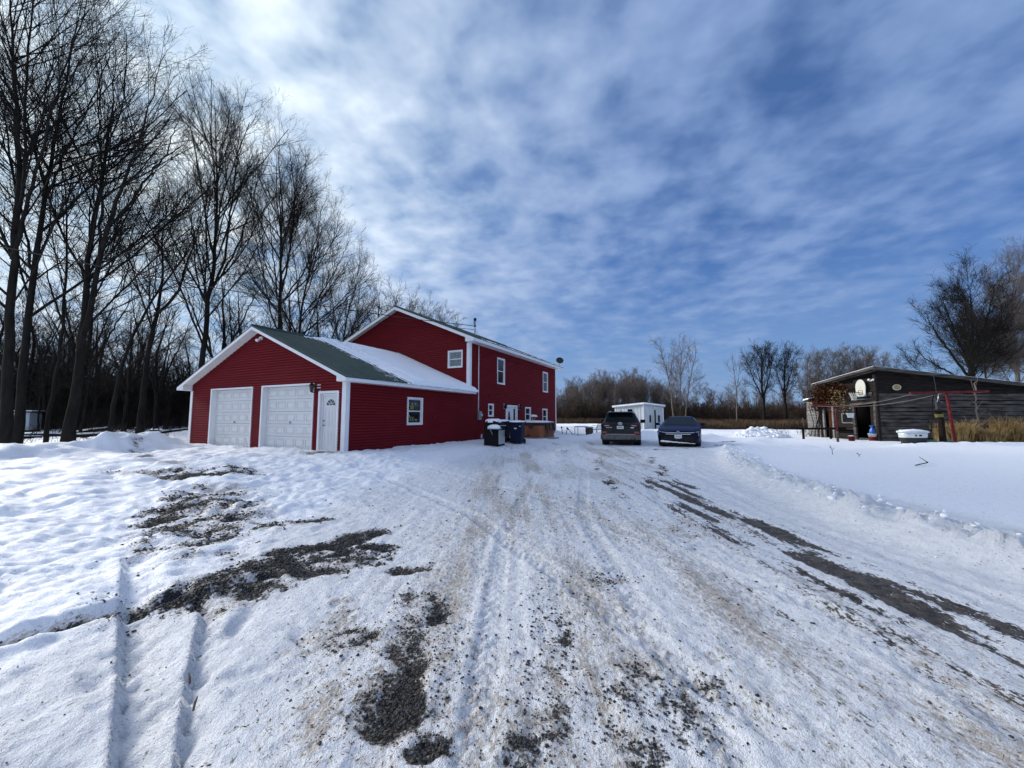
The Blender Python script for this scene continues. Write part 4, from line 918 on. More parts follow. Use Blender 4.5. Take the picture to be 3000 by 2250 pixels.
def build_tub():
    z = gz1(2, 23) 
    T = thing('hot_tub', 'square hot tub with cedar sides under a snow-covered lid beside the front door', 'hot tub', (1.20, 24.15, z - .02), -R(26))
    w, d, r = 2.3, 2.1, .28
    def rr(w, d, r, z): 
        o = []
        for cx, cy, a0 in ((w / 2 - r, d / 2 - r, 0), (-w / 2 + r, d / 2 - r, 90), (-w / 2 + r, -d / 2 + r, 180), (w / 2 - r, -d / 2 + r, 270)):
            o += [(cx + r * math.cos(R(a0 + 15 * i)), cy + r * math.sin(R(a0 + 15 * i)), z) for i in range(7)]
        return o
    m = MB(); m.extr(rr(w, d, r, .12), (0, 0, .66)); b = m.build('cladding', CEDAR, T, bevel=.01)
    m = MB(); n = 24
    for i in range(1, 12): m.box(-w / 2 + r + i * .145 - .004, -w / 2 + r + i * .145 + .004, -d / 2 - .004, -d / 2 + .002, .13, .77); m.box(w / 2 - .002, w / 2 + .004, -d / 2 + r + i * .13 - .004, -d / 2 + r + i * .13 + .004, .13, .77)
    m.build('cladding_groove', COVER, b)
    MB().extr(rr(w + .04, d + .04, r, .78), (0, 0, .06)).build('shell_rim', COVER, T, bevel=.012)
    lid = MB().extr(rr(w + .10, d + .10, r, .85), (0, 0, .11)).build('lid', COVER, T, bevel=.02)
    m = MB()
    for x in (-.6, .3): m.box(x, x + .25, -d / 2 - .07, -d / 2 - .05, .62, .95)
    for y in (-.7, -.1, .5): m.box(w / 2 + .05, w / 2 + .075, y, y + .24, .55, .95)
    m.build('lid_skirt', COVER, lid)
    m = MB()
    for y in (-.62, .58): m.tube([(w / 2 + .07, y, .90), (w / 2 + .09, y, .55), (w / 2 + .13, y, .42), (w / 2 + .10, y, .32)], .022, 6)
    m.tube([(w / 2 + .10, -.62, .50), (w / 2 + .10, .58, .50)], .018, 6); m.build('lid_strap', BLACK, lid)
    m = MB(); m.box(-w / 2 + .05, w / 2 - .05, -d / 2 + .06, d / 2 - .06, .0, .125); m.build('base', CONC, T)
    MB().box(-.2, .9, -d / 2 - .45, -d / 2 - .02, .02, .08).build('paving_slab', CONC, T, bevel=.01); MB().box(w / 2 + .02, w / 2 + .55, -.8, .2, .02, .07).build('paving_slab', CONC, T, bevel=.01)
    snow_pad('lid_snow', (0, 0, .955), w + .08, d + .08, .10, lid, 0, 13)
    m = MB(); m.lathe([(.03, 0), (.04, .03), (.002, .05)], 10, (.35, -d / 2, .22), Matrix.Rotation(R(90), 3, 'X')); m.tube([(.33, -d / 2 - .04, .22), (.2, -d / 2 - .10, .16), (-.05, -d / 2 - .12, .10)], .012, 5); m.build('drain_valve', CASTIRON, b)
build_tub()
T = thing('bird_feeder', 'slender stand capped with snow, rising behind the hot tub lid', 'bird feeder', (1.35, 26.0, .1), -R(20))
m = MB(); m.tube([(0, 0, 0), (0, 0, 1.30)], .035, 8); m.beam((0, 0, 1.1), (.24, 0, 1.34), .03, .03); m.build('post', SHEDW, T)
MB().box(-.18, .34, -.2, .2, 1.34, 1.37).build('tray', BROWNPOT, T, bevel=.005); snow_pad('tray_snow', (.08, 0, 1.37), .46, .38, .13, T, 0, 4)
# garden table, chair and pot in the snow
gzz = gz1(5, 28)
T = thing('garden_table', 'small square metal garden table standing in the snow beside the brown pot', 'table', (5.0, 28.2, gzz - .04), R(8))
m = MB(); m.box(-.46, .46, -.40, .40, .62, .66); tt = m.build('tabletop', CASTIRON, T, bevel=.01)
for a, b in ((-.42, -.36), (.42, -.36), (-.42, .36), (.42, .36)): MB().tube([(a, b, 0), (a, b, .62)], .018, 6).build('leg', CASTIRON, T)
snow_pad('tabletop_snow', (0, 0, .66), .92, .80, .05, T, 0, 22)
T = thing('garden_pot', 'tall brown glazed pot full of snow beside the garden table', 'pot', (5.42, 27.7, gz1(5.4, 27.7) - .06))
MB().lathe([(.002, .02), (.20, .02), (.26, .25), (.28, .45), (.25, .58), (.29, .62), (.29, .66), (.25, .66), (.24, .6)], 24).build('pot', BROWNPOT, T, True); snow_pad('pot_snow', (0, 0, .60), .46, .46, .09, T, 0, 2)
T = thing('garden_chair', 'dark metal garden chair with arms left out in the snow', 'chair', (6.15, 28.6, gz1(6.1, 28.6) - .05), R(-62))
m = MB()
for i in range(9): m.beam((-.22 + i * .055, .24, .46), (-.22 + i * .055, .38, .98), .010, .008)
for i in range(8): m.beam((-.27, .26 + i * .016, .52 + i * .06), (.27, .26 + i * .016, .52 + i * .06), .008, .006)
m.build('backrest', CASTIRON, T)
m = MB(); m.tube([(-.28, .40, 1.02), (-.28, .22, .42), (-.28, .30, 0)], .016, 6); m.tube([(.28, .40, 1.02), (.28, .22, .42), (.28, .30, 0)], .016, 6); m.tube([(-.28, .40, 1.02), (.28, .40, 1.02)], .016, 6); m.build('back_frame', CASTIRON, T)
for s in (-1, 1):
    MB().tube([(s * .28, .30, .68), (s * .30, -.10, .70), (s * .29, -.26, .64), (s * .28, -.28, .42), (s * .28, -.30, 0)], .016, 6).build('armrest', CASTIRON, T)
MB().box(-.27, .27, -.28, .24, .40, .43).build('seat', CASTIRON, T); snow_pad('seat_snow', (0, -.02, .43), .5, .48, .06, T, 0, 5)
for i, (x, y, lean, h, lab) in enumerate(((3.55, 27.8, -.06, .50, 'upright dark tool handle stuck in the snow, first from the hot tub'), (3.80, 27.7, .07, .46, 'upright dark tool handle stuck in the snow, beside its twin'), (4.35, 27.9, -.42, .46, 'dark tool handle leaning steeply out of the snow towards the house'))):
    T = thing('tool_handle', lab, 'tool', (x, y, gz1(x, y) - .03), 0, 'tool handles stuck in the snow')
    MB().tube([(0, 0, 0), (lean, 0, h)], [.022, .020], 8).build('shaft', BLACK, T)
    MB().tube([(lean * .8, 0, h * .82), (lean, 0, h), (lean * 1.12, 0, h * 1.12)], [.03, .055, .035], 8).build('grip', BLACK, T)

# ------------------------------------------------------------------ pale shed
def build_shed():
    C = Vector((14.04, 42.06, 0)); z0 = gz1(14.5, 43) - .1
    T = thing('garden_shed', 'small pale board-and-batten shed with a slanted snowy roof behind the parked cars', 'shed', (C.x, C.y, z0))
    dl = Vector((-.65, .76, 0)); dr = Vector((.76, .65, 0)); LL, LR = 3.6, 4.1; hz = 2.78 - z0
    zt = lambda a, b: hz - .24 * a / LL - .17 * b / LR
    nl = Vector((-.76, -.65, 0)); nr = Vector((.65, -.76, 0))
    def wall(d, ln, fz, n, holes, nm, bat):
        mb = MB(); us = sorted({0, ln} | {h[i] for h in holes for i in (0, 1)})
        for a, b in zip(us[:-1], us[1:]):
            hs = sorted((h[2], h[3]) for h in holes if h[0] <= a + 1e-6 and h[1] >= b - 1e-6); cur = 0
            for q0, q1 in hs + [(None, None)]:
                if q0 is None: mb.add([d * a + Vector((0, 0, cur)), d * b + Vector((0, 0, cur)), d * b + Vector((0, 0, fz(b))), d * a + Vector((0, 0, fz(a)))], [(0, 1, 2, 3)])
                elif q0 > cur: mb.add([d * a + Vector((0, 0, cur)), d * b + Vector((0, 0, cur)), d * b + Vector((0, 0, q0)), d * a + Vector((0, 0, q0))], [(0, 1, 2, 3)])
                cur = q1
        if bat:
            for i in range(int(ln / .34) + 1):
                u = min(ln - .02, .02 + i * .34)
                if any(h[0] - .02 < u < h[1] + .02 for h in holes): 
                    mb.beam(d * u + n * .012 + Vector((0, 0, max(h[3] for h in holes))), d * u + n * .012 + Vector((0, 0, fz(u) - .02)), .05, .024, n); continue
                mb.beam(d * u + n * .012, d * u + n * .012 + Vector((0, 0, fz(u) - .02)), .05, .024, n)
        return mb.build(nm, SHEDW, T)
    def op(d, n, u0, u1, q0, q1, nm, fill, w=.07):
        mb = MB()
        for a, b, c, e in ((u0, u0, q0, q1), (u1, u1, q0, q1), (u0, u1, q0, q0), (u0, u1, q1, q1)):
            mb.beam(d * a + n * .02 + Vector((0, 0, c)), d * b + n * .02 + Vector((0, 0, e)), w, .05, n)
        o = mb.build(nm, SHEDW, T)
        MB().add([d * u0 - n * .04 + Vector((0, 0, q0)), d * u1 - n * .04 + Vector((0, 0, q0)), d * u1 - n * .04 + Vector((0, 0, q1)), d * u0 - n * .04 + Vector((0, 0, q1))], [(0, 1, 2, 3)]).build('pane' if nm == 'window' else 'opening', fill, o)
    wall(dl, LL, lambda u: zt(u, 0), nl, [(1.25, 1.95, 1.72, 2.28)], 'side_wall', True)
    wall(dr, LR, lambda u: zt(0, u), nr, [(1.05, 1.55, .75, 1.6), (1.85, 2.55, .02, 2.2), (2.85, 3.4, .75, 1.6)], 'front_wall', False)
    E0, E1 = dl * LL, dl * LL + dr * LR
    mb = MB(); mb.add([E0, E1, E1 + Vector((0, 0, zt(LL, LR))), E0 + Vector((0, 0, zt(LL, 0)))], [(0, 1, 2, 3)]); mb.add([E1, dr * LR, dr * LR + Vector((0, 0, zt(0, LR))), E1 + Vector((0, 0, zt(LL, LR)))], [(0, 1, 2, 3)]); mb.build('rear_wall', SHEDW, T)
    op(dl, nl, 1.25, 1.95, 1.72, 2.28, 'window', DARKIN); op(dr, nr, 1.05, 1.55, .75, 1.6, 'window', PANE); op(dr, nr, 2.85, 3.4, .75, 1.6, 'window', PANE)
    op(dr, nr, 1.85, 2.55, .02, 2.2, 'door_frame', DARKIN, .09)
    MB().beam(dr * 1.88 + nr * .06 + Vector((0, 0, 1.1)), dr * 2.0 + nr * .10 + Vector((0, 0, 1.1)), .05, 2.1, (0, 0, 1)).build('door', SHEDW, T)
    def slab(e, dz, h): 
        q = []
        for a, b in ((-e, -e), (-e, LR + e), (LL + e, LR + e), (LL + e, -e)): q.append(dl * a + dr * b + Vector((0, 0, zt(a, b) + dz)))
        return [p for p in q], [p + Vector((0, 0, h)) for p in q]
    a, b = slab(.22, .0, .08); rf = MB().add(a + b, [(0, 1, 2, 3), (7, 6, 5, 4)] + [(i, (i + 1) % 4, 4 + (i + 1) % 4, 4 + i) for i in range(4)]).build('roof', SHEDW, T, bevel=.01)
    a, b = slab(.20, .081, .13); MB().add(a + b, [(0, 1, 2, 3), (7, 6, 5, 4)] + [(i, (i + 1) % 4, 4 + (i + 1) % 4, 4 + i) for i in range(4)]).build('roof_snow', SNOWM, rf, bevel=.05)
    MB().beam((0, 0, 0), (0, 0, hz - .02), .10, .10).build('corner_board', WHITE, T); MB().beam(dr * LR, dr * LR + Vector((0, 0, zt(0, LR) - .02)), .10, .10).build('corner_board', WHITE, T)
    m = MB()
    for i in range(9): m.beam(dr * (.1 + i * .48) + Vector((0, 0, zt(0, .1 + i * .48) - .05)), dr * (.1 + i * .48) + nr * .2 + Vector((0, 0, zt(0, .1 + i * .48) - .05)), .05, .07)
    m.build('rafter_end', SHEDW, T)
build_shed()

# ------------------------------------------------------------------ weathered barn on the right
def build_barn():
    bx, by = 20.8, 22.4; z0 = gz1(21, 22.0) - .05
    T = thing('old_barn', 'weathered dark board barn with a low sloping roof and open doorway', 'barn', (bx, by, z0))
    LX, LY = 13.5, 5.3; rs = random.Random(21)
    zr = lambda x, y: 4.12 - z0 - .112 * x - .135 * y          # underside of the roof
    def board(mb, org, d, n, u0, u1, q0, q1, th, jit=.0):
        o = Vector(org); a = rs.uniform(-jit, jit); b = rs.uniform(-jit, jit)
        P = lambda u, q, e: o + Vector(d) * u + Vector((0, 0, q)) + Vector(n) * e
        tilt = rs.uniform(0, .018)
        v = [P(u0, q0 + a, 0), P(u1, q0 + b, 0), P(u1, q1 + b, 0), P(u0, q1 + a, 0), P(u0, q0 + a, th + tilt), P(u1, q0 + b, th + tilt), P(u1, q1 + b, th), P(u0, q1 + a, th)]
        mb.add(v, [(3, 2, 1, 0), (4, 5, 6, 7), (0, 1, 5, 4), (1, 2, 6, 5), (2, 3, 7, 6), (3, 0, 4, 7)])
    # front wall: grey boards low, darker boards under the eave
    lo, hi = MB(), MB()
    MB().box(.06, LX, .06, .10, 0, 3.5 - .112 * LX + .55).build('inner_sheathing', DARKIN, T)
    q = .05
    while q < 3.95:
        h = rs.uniform(.17, .24); lower = q < 2.62; u = 0.0; ulim = min(LX, (4.12 - z0 - .14 - q) / .112)
        while u < ulim - .05:
            u1 = min(ulim, u + rs.uniform(2.4, 5.5))
            top = min(q + h - rs.uniform(.008, .026), zr((u + u1) / 2, 0) - .05)
            if u1 > u + .2 and top > q + .04 and not (not lower and rs.random() < .05): board(lo if lower else hi, (0, 0 if lower else .035, 0), (1, 0, 0), (0, -1, 0), u + .004, u1 - .004, q, top - rs.choice((0, 0, .012, .03)), rs.uniform(.015, .05), .016)
            u = u1
        q += h
    lo.build('front_wall', WOODG, T); hi.build('front_upper_wall', WOODD, T)
    # left wall: doorways at y .10-1.40 and 3.05-3.75
    lw, pw = MB(), MB(); q = .05
    MB().box(.085, .10, 1.42, 3.0, 0, 3.2).build('inner_sheathing', DARKIN, T)
    while q < 3.9:
        h = rs.uniform(.16, .22)
        for u0, u1, top, kind in ((0, .10, 3.9, 0), (1.40, 3.05, 3.9, 0), (3.75, 4.15, 3.9, 0), (4.15, 5.3, 2.45, 1)):
            if q < top - .1 and q + h < zr(0, u1) - .02 and u1 - u0 > .05 and rs.random() > (.10 if 1.3 < u0 < 3.1 else .02): board(pw if kind else lw, (0, 0, 0), (0, 1, 0), (-1, 0, 0), u0, u1, q, q + h - rs.uniform(.008, .03), rs.uniform(.018, .035), .015)
        if q > 2.12:
            for u0, u1 in ((.10, 1.40), (3.05, 3.75)):
                if q + h < zr(0, u1) - .02: board(lw, (0, 0, 0), (0, 1, 0), (-1, 0, 0), u0, u1, q, q + h - .02, .025, .012)
        q += h
    lw.build('side_wall', WOODD, T); pw.build('shingle_wall', WOODP, T)
    MB().box(.12, LX - .1, 4.16, 4.2, 0, zr(LX, LY) - .1).box(.12, .6, LY - .05, LY, 0, 2.4).box(LX - .05, LX, .12, 4.15, 0, zr(LX, LY) - .1).build('rear_wall', WOODD, T)
    MB().box(.12, LX - .06, .12, LY - .06, .0, .02).box(2.2, 2.3, .12, LY - .06, .03, 2.4).build('interior_floor', DARKIN, T)
    for c_, s_, r_ in (((-.05, 1.47, 1.05), (.10, .15, 2.1), (0, R(-1), R(2))), ((-.05, .09, 1.10), (.10, .14, 2.2), (R(2), 0, 0))): MB().rbox(c_, s_, r_).build('door_post', WOODG, T)
    MB().rbox((-.09, .78, 2.20), (.08, 1.75, .13), (R(-3.5), 0, 0)).build('lintel', WOODG, T)
    MB().rbox((-.02, .2, 1.04), (.05, .35, 2.0), (0, 0, R(6))).build('door_leaf', WOODD, T)
    for y_ in (3.02, 3.78): MB().rbox((-.06, y_, 1.05), (.10, .12, 2.1)).build('side_door_post', WOODP, T)
    m = MB(); m.rbox((-.03, 3.22, 1.0), (.05, .36, 1.9)); m.build('side_door_leaf', RUST, T)
    for c_, s_, r_ in (((-.07, 4.25, 1.1), (.05, .10, 2.3), (R(8), 0, 0)), ((-.07, 2.35, 3.02), (.05, 1.1, .13), (R(-4), 0, 0)), ((-.07, .9, 2.72), (.05, 1.5, .14), (R(-4), 0, 0)), ((-.07, 3.6, 3.3), (.05, .9, .13), (R(-10), 0, 0))): MB().rbox(c_, s_, r_).build('loose_plank', WOODG, T)
    w = MB(); a, b, c, d = 1.55, 2.35, 1.05, 1.62
    for u0, v0, u1, v1 in ((a, c, a, d), (b, c, b, d), (a, c, b, c), (a, d, b, d)): w.beam((-.05, u0, v0), (-.05, u1, v1), .06, .05, (-1, 0, 0))
    wo = w.build('window', WOODP, T); MB().add([(-.04, a, c), (-.04, b, c), (-.04, b, d), (-.04, a, d)], [(0, 1, 2, 3)]).build('pane', PANE, wo)
    m = MB(); m.rbox((-.015, -.02, 1.9), (.15, .16, 3.85)); m.build('corner_post', WOODD, T)
    # roof: plank deck, fascia boards, thin snow
    O = .40; RY = 4.25
    def cor(dz): return [(x, y, zr(x, y) + dz) for x, y in ((-O, -O), (LX, -O), (LX, RY), (-O, RY))]
    def slab(d0, d1): a, b = cor(d0), cor(d1); return MB().add(a + b, [(3, 2, 1, 0), (4, 5, 6, 7)] + [(i, (i + 1) % 4, 4 + (i + 1) % 4, 4 + i) for i in range(4)])
    rf = slab(.0, .07).build('roof', WOODD, T)
    m = MB(); m.extr([(-O - .02, -O - .03, zr(-O, -O) - .10), (LX, -O - .03, zr(LX, -O) - .10), (LX, -O - .03, zr(LX, -O) + .10), (-O - .02, -O - .03, zr(-O, -O) + .10)], (0, .028, 0))
    m.extr([(-O - .03, -O, zr(-O, -O) - .06), (-O - .03, RY, zr(-O, RY) - .06), (-O - .03, RY, zr(-O, RY) + .09), (-O - .03, -O, zr(-O, -O) + .09)], (.028, 0, 0))
    m.extr([(-O + .12, -O + .02, zr(-O, -O) - .16), (-O + .12, RY, zr(-O, RY) - .16), (-O + .12, RY, zr(-O, RY) - .02), (-O + .12, -O + .02, zr(-O, -O) - .02)], (.03, 0, 0))
    m.build('fascia', WOODG, rf)
    slab(.072, .115).build('roof_snow', SNOWM, rf)
    lt = MB().extr([(.12, LY + .03, 2.62 - z0), (1.5, LY + .03, 2.85 - z0), (1.5, LY + .5, 2.78 - z0), (.12, LY + .5, 2.55 - z0)], (0, 0, .06)).build('lean_to_roof', WOODD, T)
    MB().extr([(.10, LY + .01, 2.69 - z0), (1.5, LY + .01, 2.92 - z0), (1.5, LY + .52, 2.86 - z0), (.10, LY + .52, 2.62 - z0)], (0, 0, .10)).build('lean_to_snow', SNOWM, lt, bevel=.03)
    MB().box(.4, 1.4, LY + .04, LY + .34, 0, 2.5 - z0).build('lean_to_wall', WOODD, lt)
    # twin floodlamp under the eave corner
    m = MB(); m.rbox((-.10, .12, 3.50), (.08, .14, .08)); fl = m.build('floodlight', SHEDW, T)
    m = MB(); m.lathe([(.02, 0), (.04, .04), (.075, .12), (.06, .16), (.002, .17)], 12, (-.13, .30, 3.52), Euler((R(70), R(-50), 0)).to_matrix()); m.lathe([(.02, 0), (.04, .04), (.07, .10), (.002, .14)], 12, (-.12, .06, 3.54), Euler((R(95), R(-20), 0)).to_matrix()); m.build('flood_bulb', PLATE, fl, True)
    return T
build_barn()
# basketball backboard on the barn
T = thing('basketball_hoop', 'pale fan-shaped basketball backboard with rusty rim and net on the barn wall', 'basketball hoop', (20.62, 23.18, 2.66), R(-90 - 8))
pts = [(0.40 * math.cos(a), .55 + .46 * math.sin(a)) for a in (math.pi * i / 14 for i in range(15))] + [(-.36, .10), (-.22, 0), (.22, 0), (.36, .10)]
MB().extr([(x, 0, z) for x, z in pts], (0, .03, 0)).build('backboard', CREAM, T, bevel=.006)
m = MB(); m.tube([(-.16, -.01, .12), (-.16, -.01, .36), (.16, -.01, .36), (.16, -.01, .12), (-.16, -.01, .12)], .010, 5); m.build('target_square', REDP, T)
m = MB(); m.torus((0, -.38, .24), .225, .014, None, 24, 6); m.beam((-.1, -.01, .22), (-.1, -.18, .24), .04, .02); m.beam((.1, -.01, .22), (.1, -.18, .24), .04, .02); m.build('rim', RUST, T)
m = MB()
for i in range(12):
    a0 = i * math.pi / 6
    for s in (-1, 1):
        m.tube([(.22 * math.cos(a0), -.38 + .22 * math.sin(a0), .23), (.17 * math.cos(a0 + s * .26), -.38 + .17 * math.sin(a0 + s * .26), .08), (.12 * math.cos(a0), -.38 + .12 * math.sin(a0), -.10), (.11 * math.cos(a0 + s * .26), -.38 + .11 * math.sin(a0 + s * .26), -.22)], .009, 4, False)
m.build('net', CREAM, T)
m = MB(); m.beam((-.2, .03, .3), (-.2, .36, .25), .05, .05); m.beam((.2, .03, .3), (.2, .2, .25), .05, .05); m.build('bracket', WOODD, T)
T = thing('wall_plaque', 'oval ochre plaque with a cream rim hung high on the barn front', 'plaque', (21.93, 22.33, 3.14))
Mx = Matrix.Rotation(R(90), 3, 'X')
MB().lathe([(.002, .03), (.17, .03), (.19, .015)], 28, (0, 0, 0), Mx, 1.0, .70).build('disc', GOLD, T)
MB().lathe([(.185, .0), (.185, .04), (.235, .04), (.245, .0)], 28, (0, 0, 0), Mx, 1.0, .70).build('rim', CREAM, T)
def tpost(name, label, x, y, z, h, lean, bl, br, mat, foot, r=.055):
    T = thing(name, label, 'clothes post', (x, y, z))
    m = MB(); m.tube([(0, 0, foot), (lean * .5, 0, h * .5), (lean, 0, h)], [r * 1.15, r, r * .95], 10); m.build('post', mat, T, True)
    if foot: MB().tube([(0, 0, -.2), (0, 0, foot)], r * 1.35, 10).build('post_sleeve', WOODG, T, True)
    m = MB(); m.beam((lean - bl[0], 0, h + bl[1]), (lean + br[0], 0, h + br[1]), .09, .10); c = m.build('crossbar', mat, T, bevel=.008)
    return T
TP1 = tpost('clothes_post', 'slim dark red clothes post with a crossbar, in front of the barn door', 17.78, 21.6, gz1(17.8, 21.6), 1.98, .0, (1.25, .04), (1.25, -.04), REDP, .60, .045)
TP2 = tpost('clothes_post', 'leaning bright red clothes post with a long crossbar in front of the barn boards', 20.72, 18.5, .18, 2.46, -.22, (1.72, -.06), (2.0, .03), REDP, 0., .06)
for i, (a, b, s, lab) in enumerate((((19.05, 18.5, 2.58), (16.6, 21.6, 2.06), .22, 'front strand of the sagging clothes line between the red posts'), ((20.4, 18.5, 2.60), (18.4, 21.6, 2.02), .16, 'rear strand of the sagging clothes line between the red posts'))):
    a, b = Vector(a), Vector(b); pts = [a.lerp(b, k / 20) - Vector((0, 0, s * 4 * (k / 20) * (1 - k / 20))) for k in range(21)]
    tag(MB().tube(pts, .012, 5).build('clothes_line', ROPE), lab, 'clothes line')
T = thing('hanging_bucket', 'white bucket hanging by its handle below the red crossbar', 'bucket', (18.52, 21.55, 1.42))
MB().lathe([(.002, 0), (.125, 0), (.165, .22), (.18, .22), (.18, .24), (.155, .24), (.12, .02)], 22).build('pail', ENAMEL, T, True)
m = MB(); m.tube([(-.17, 0, .23), (-.10, 0, .40), (0, 0, .47), (.10, 0, .40), (.17, 0, .23)], .008, 5); m.tube([(0, 0, .47), (0, 0, .56)], .008, 5); m.build('handle', CASTIRON, T)
m = MB(); m.lathe([(.002, -.04), (.035, 0), (.002, .04)], 10, (0, 0, .52)); m.build('hook', PLATE, T, True)
T = thing('rail_fence', 'low dark wooden rail on thin posts beside the old barn', 'fence', (17.5, 24.4, gz1(18, 24)))
MB().beam((0, 0, .64), (2.95, -.2, .66), .10, .13).build('rail', WOODB, T, bevel=.01)
for a in (.42, .50, 2.1, 2.18): MB().beam((a, -.03, -.1), (a, -.03, .62), .05, .05).build('post', WOODB, T)
T = thing('red_bucket', 'squat red bucket on the snow beside the barn doorway', 'bucket', (19.35, 22.55, gz1(19.3, 22.5) - .03))
MB().lathe([(.002, 0), (.135, 0), (.165, .29), (.18, .29), (.18, .31), (.15, .31), (.13, .03)], 20).build('pail', REDP, T, True)
snow_pad('bucket_snow', (0, 0, .27), .28, .28, .06, T, 0, 2)
T = thing('waste_bin', 'grey bin with a red patch standing in the barn doorway', 'bin', (20.62, 22.62, gz1(20.6, 22.6) - .03))
MB().lathe([(.002, 0), (.15, 0), (.19, .40), (.215, .40), (.215, .44), (.18, .44), (.15, .03)], 20).build('pail', SHEDW, T, True)
m = MB(); m.lathe([(.158, .04), (.178, .26), (.183, .26), (.163, .04)], 20); m.build('red_patch', REDP, T)
T = thing('plastic_bag', 'crumpled blue plastic sack stuffed into the bin at the barn doorway', 'bag', (20.62, 22.62, gz1(20.6, 22.6) + .34))
rs = np.random.RandomState(9); pr = [(.002, -.1), (.12, 0), (.13, .14), (.11, .28), (.07, .36), (.05, .42), (.10, .50), (.11, .54), (.002, .50)]
mb = MB().lathe(pr, 18); mb.v = [(x * (1 + .16 * rs.randn()), y * (1 + .16 * rs.randn()), z + .02 * rs.randn()) for x, y, z in mb.v]; mb.build('sack', BLUEP, T, True)
def build_bath():
    T = thing('old_bathtub', 'old white roll-top bathtub heaped with snow in front of the barn', 'bathtub', (18.46, 18.2, gz1(18.5, 18.1) - .03), R(2)); T.scale = (.78, .80, 1.14)
    n = 36; sec = [(.40, .20, .02), (.60, .30, .10), (.68, .36, .28), (.72, .385, .46), (.735, .395, .56)]
    ring = lambda a, b, z: [((a + .03 * (math.cos(t) < 0)) * math.copysign(abs(math.cos(t)) ** .62, math.cos(t)), b * math.copysign(abs(math.sin(t)) ** .75, math.sin(t)), z) for t in (2 * math.pi * j / n for j in range(n))]
    def shell(secs, nm, mat, cap=None):
        vs = [p for s in secs for p in ring(*s)]; k = len(secs)
        fs = [(i * n + j, i * n + (j + 1) % n, (i + 1) * n + (j + 1) % n, (i + 1) * n + j) for i in range(k - 1) for j in range(n)]
        if cap is not None: fs.append(tuple(range(cap * n, cap * n + n)))
        return MB().add(vs, fs).build(nm, mat, T, True)
    shell([(.40, .20, .02), (.58, .30, .09), (.665, .35, .22), (.69, .365, .31)], 'underside', CASTIRON, 0)
    shell([(.69, .365, .31), (.705, .375, .38), (.725, .388, .52), (.70, .36, .52), (.62, .3, .3)], 'basin', ENAMEL)
    m = MB(); m.tube([Vector(p) for p in ring(.755, .415, .545) + ring(.755, .415, .545)[:1]], .035, 8, False); m.build('rolled_rim', ENAMEL, T, True)
    snow_pad('bath_snow', (0, 0, .50), 1.42, .74, .13, T, 0, 8)
    m = MB()
    for a in (-.4, .4):
        for b in (-.22, .22): m.tube([(a, b, .12), (a * 1.15, b * 1.2, .06), (a * 1.2, b * 1.3, 0)], [.04, .03, .045], 8)
    m.build('foot', CASTIRON, T)
    for x_, w_ in ((.02, .16), (-.25, .08)): MB().rbox((x_, -.392, .40), (w_, .012, .07)).build('rust_stain', CASTIRON, T, bevel=.005)
build_bath()
T = thing('hand_pump', 'dark iron hand pump on a tall wooden post with a yellowed band near the bathtub', 'pump', (19.55, 17.95, gz1(19.5, 17.9) - .1))
MB().tube([(0, 0, 0), (-.02, 0, 1.25), (-.10, 0, 1.55)], [.125, .105, .10], 10).build('post', WOODB, T)
MB().tube([(-.075, 0, 1.30), (-.095, 0, 1.44)], [.135, .15], 10).build('painted_band', YELLOWP, T)
MB().box(-.27, .11, -.16, .16, 1.55, 1.61).build('cap_board', WOODD, T, bevel=.01)
m = MB(); m.lathe([(.10, 0), (.10, .05), (.075, .08), (.085, .55), (.10, .60), (.10, .66), (.03, .72), (.02, .85)], 14, (-.11, 0, 1.61)); m.tube([(-.11, -.06, 1.95), (-.11, -.2, 1.98), (-.11, -.28, 1.88)], .035, 8); m.build('pump_barrel', CASTIRON, T, True)
m = MB(); m.tube([(-.11, 0, 2.42), (-.22, 0, 2.36), (-.33, 0, 2.05), (-.36, 0, 1.6), (-.44, 0, 1.1), (-.50, 0, .62)], [.018, .02, .022, .016, .016, .02], 8); m.build('pump_handle', WOODB, T, True)
m = MB(); m.tube([(-.13, -.1, 2.35), (-.16, -.11, 2.2), (-.24, -.11, 1.98)], [.012, .018, .012], 8); m.build('pump_lever', STEEL, T, True)
m = MB(); m.tube([(-.11, 0, 2.4), (-.13, 0, 2.8), (-.17, 0, 3.2)], .012, 5); m.build('pump_rod', CASTIRON, T)
tag(MB().torus((20.05, 18.05, .16), .30, .045, Euler((R(58), 0, R(18))).to_matrix(), 36, 8).torus((20.0, 18.15, .20), .27, .045, Euler((R(64), R(8), R(30))).to_matrix(), 36, 8).torus((19.30, 18.15, .14), .24, .045, Euler((R(66), 0, R(-30))).to_matrix(), 30, 8).build('garden_hose', GREENH, None, True), 'coil of green garden hose half buried in snow at the pump', 'hose')
T = thing('sawhorse', 'small pale wooden trestle lying in the snow by the barn shingles', 'sawhorse', (20.35, 27.2, gz1(20.3, 27.2) - .02), R(30))
MB().beam((-.42, 0, .02), (0, 0, .26), .05, .09).build('leg', CREAM, T); MB().beam((.42, 0, .02), (0, 0, .26), .05, .09).build('leg', CREAM, T); MB().beam((0, -.05, .27), (0, .5, .20), .06, .05).build('rail', CREAM, T)
for i, (u, h, ln, Y) in enumerate(((2250, .95, -.10, 43), (2305, 1.1, .13, 46), (2356, 1.25, -.08, 43))):
    p = ray_at(u, 1250, Y); T = tag(MB().tube([(0, 0, -.2), (ln * .5, 0, h * .5), (ln, 0, h)], [.075, .07, .06], 7).build('fence_post', WOODG), ('grey leaning fence post farthest from the barn in the dry grass', 'grey fence post leaning right in the middle of the dry grass', 'tallest grey fence post, standing nearest the barn in the dry grass')[i], 'fence post', 'old fence posts in the dry grass'); T.location = (p.x, p.y, gz1(p.x, p.y))
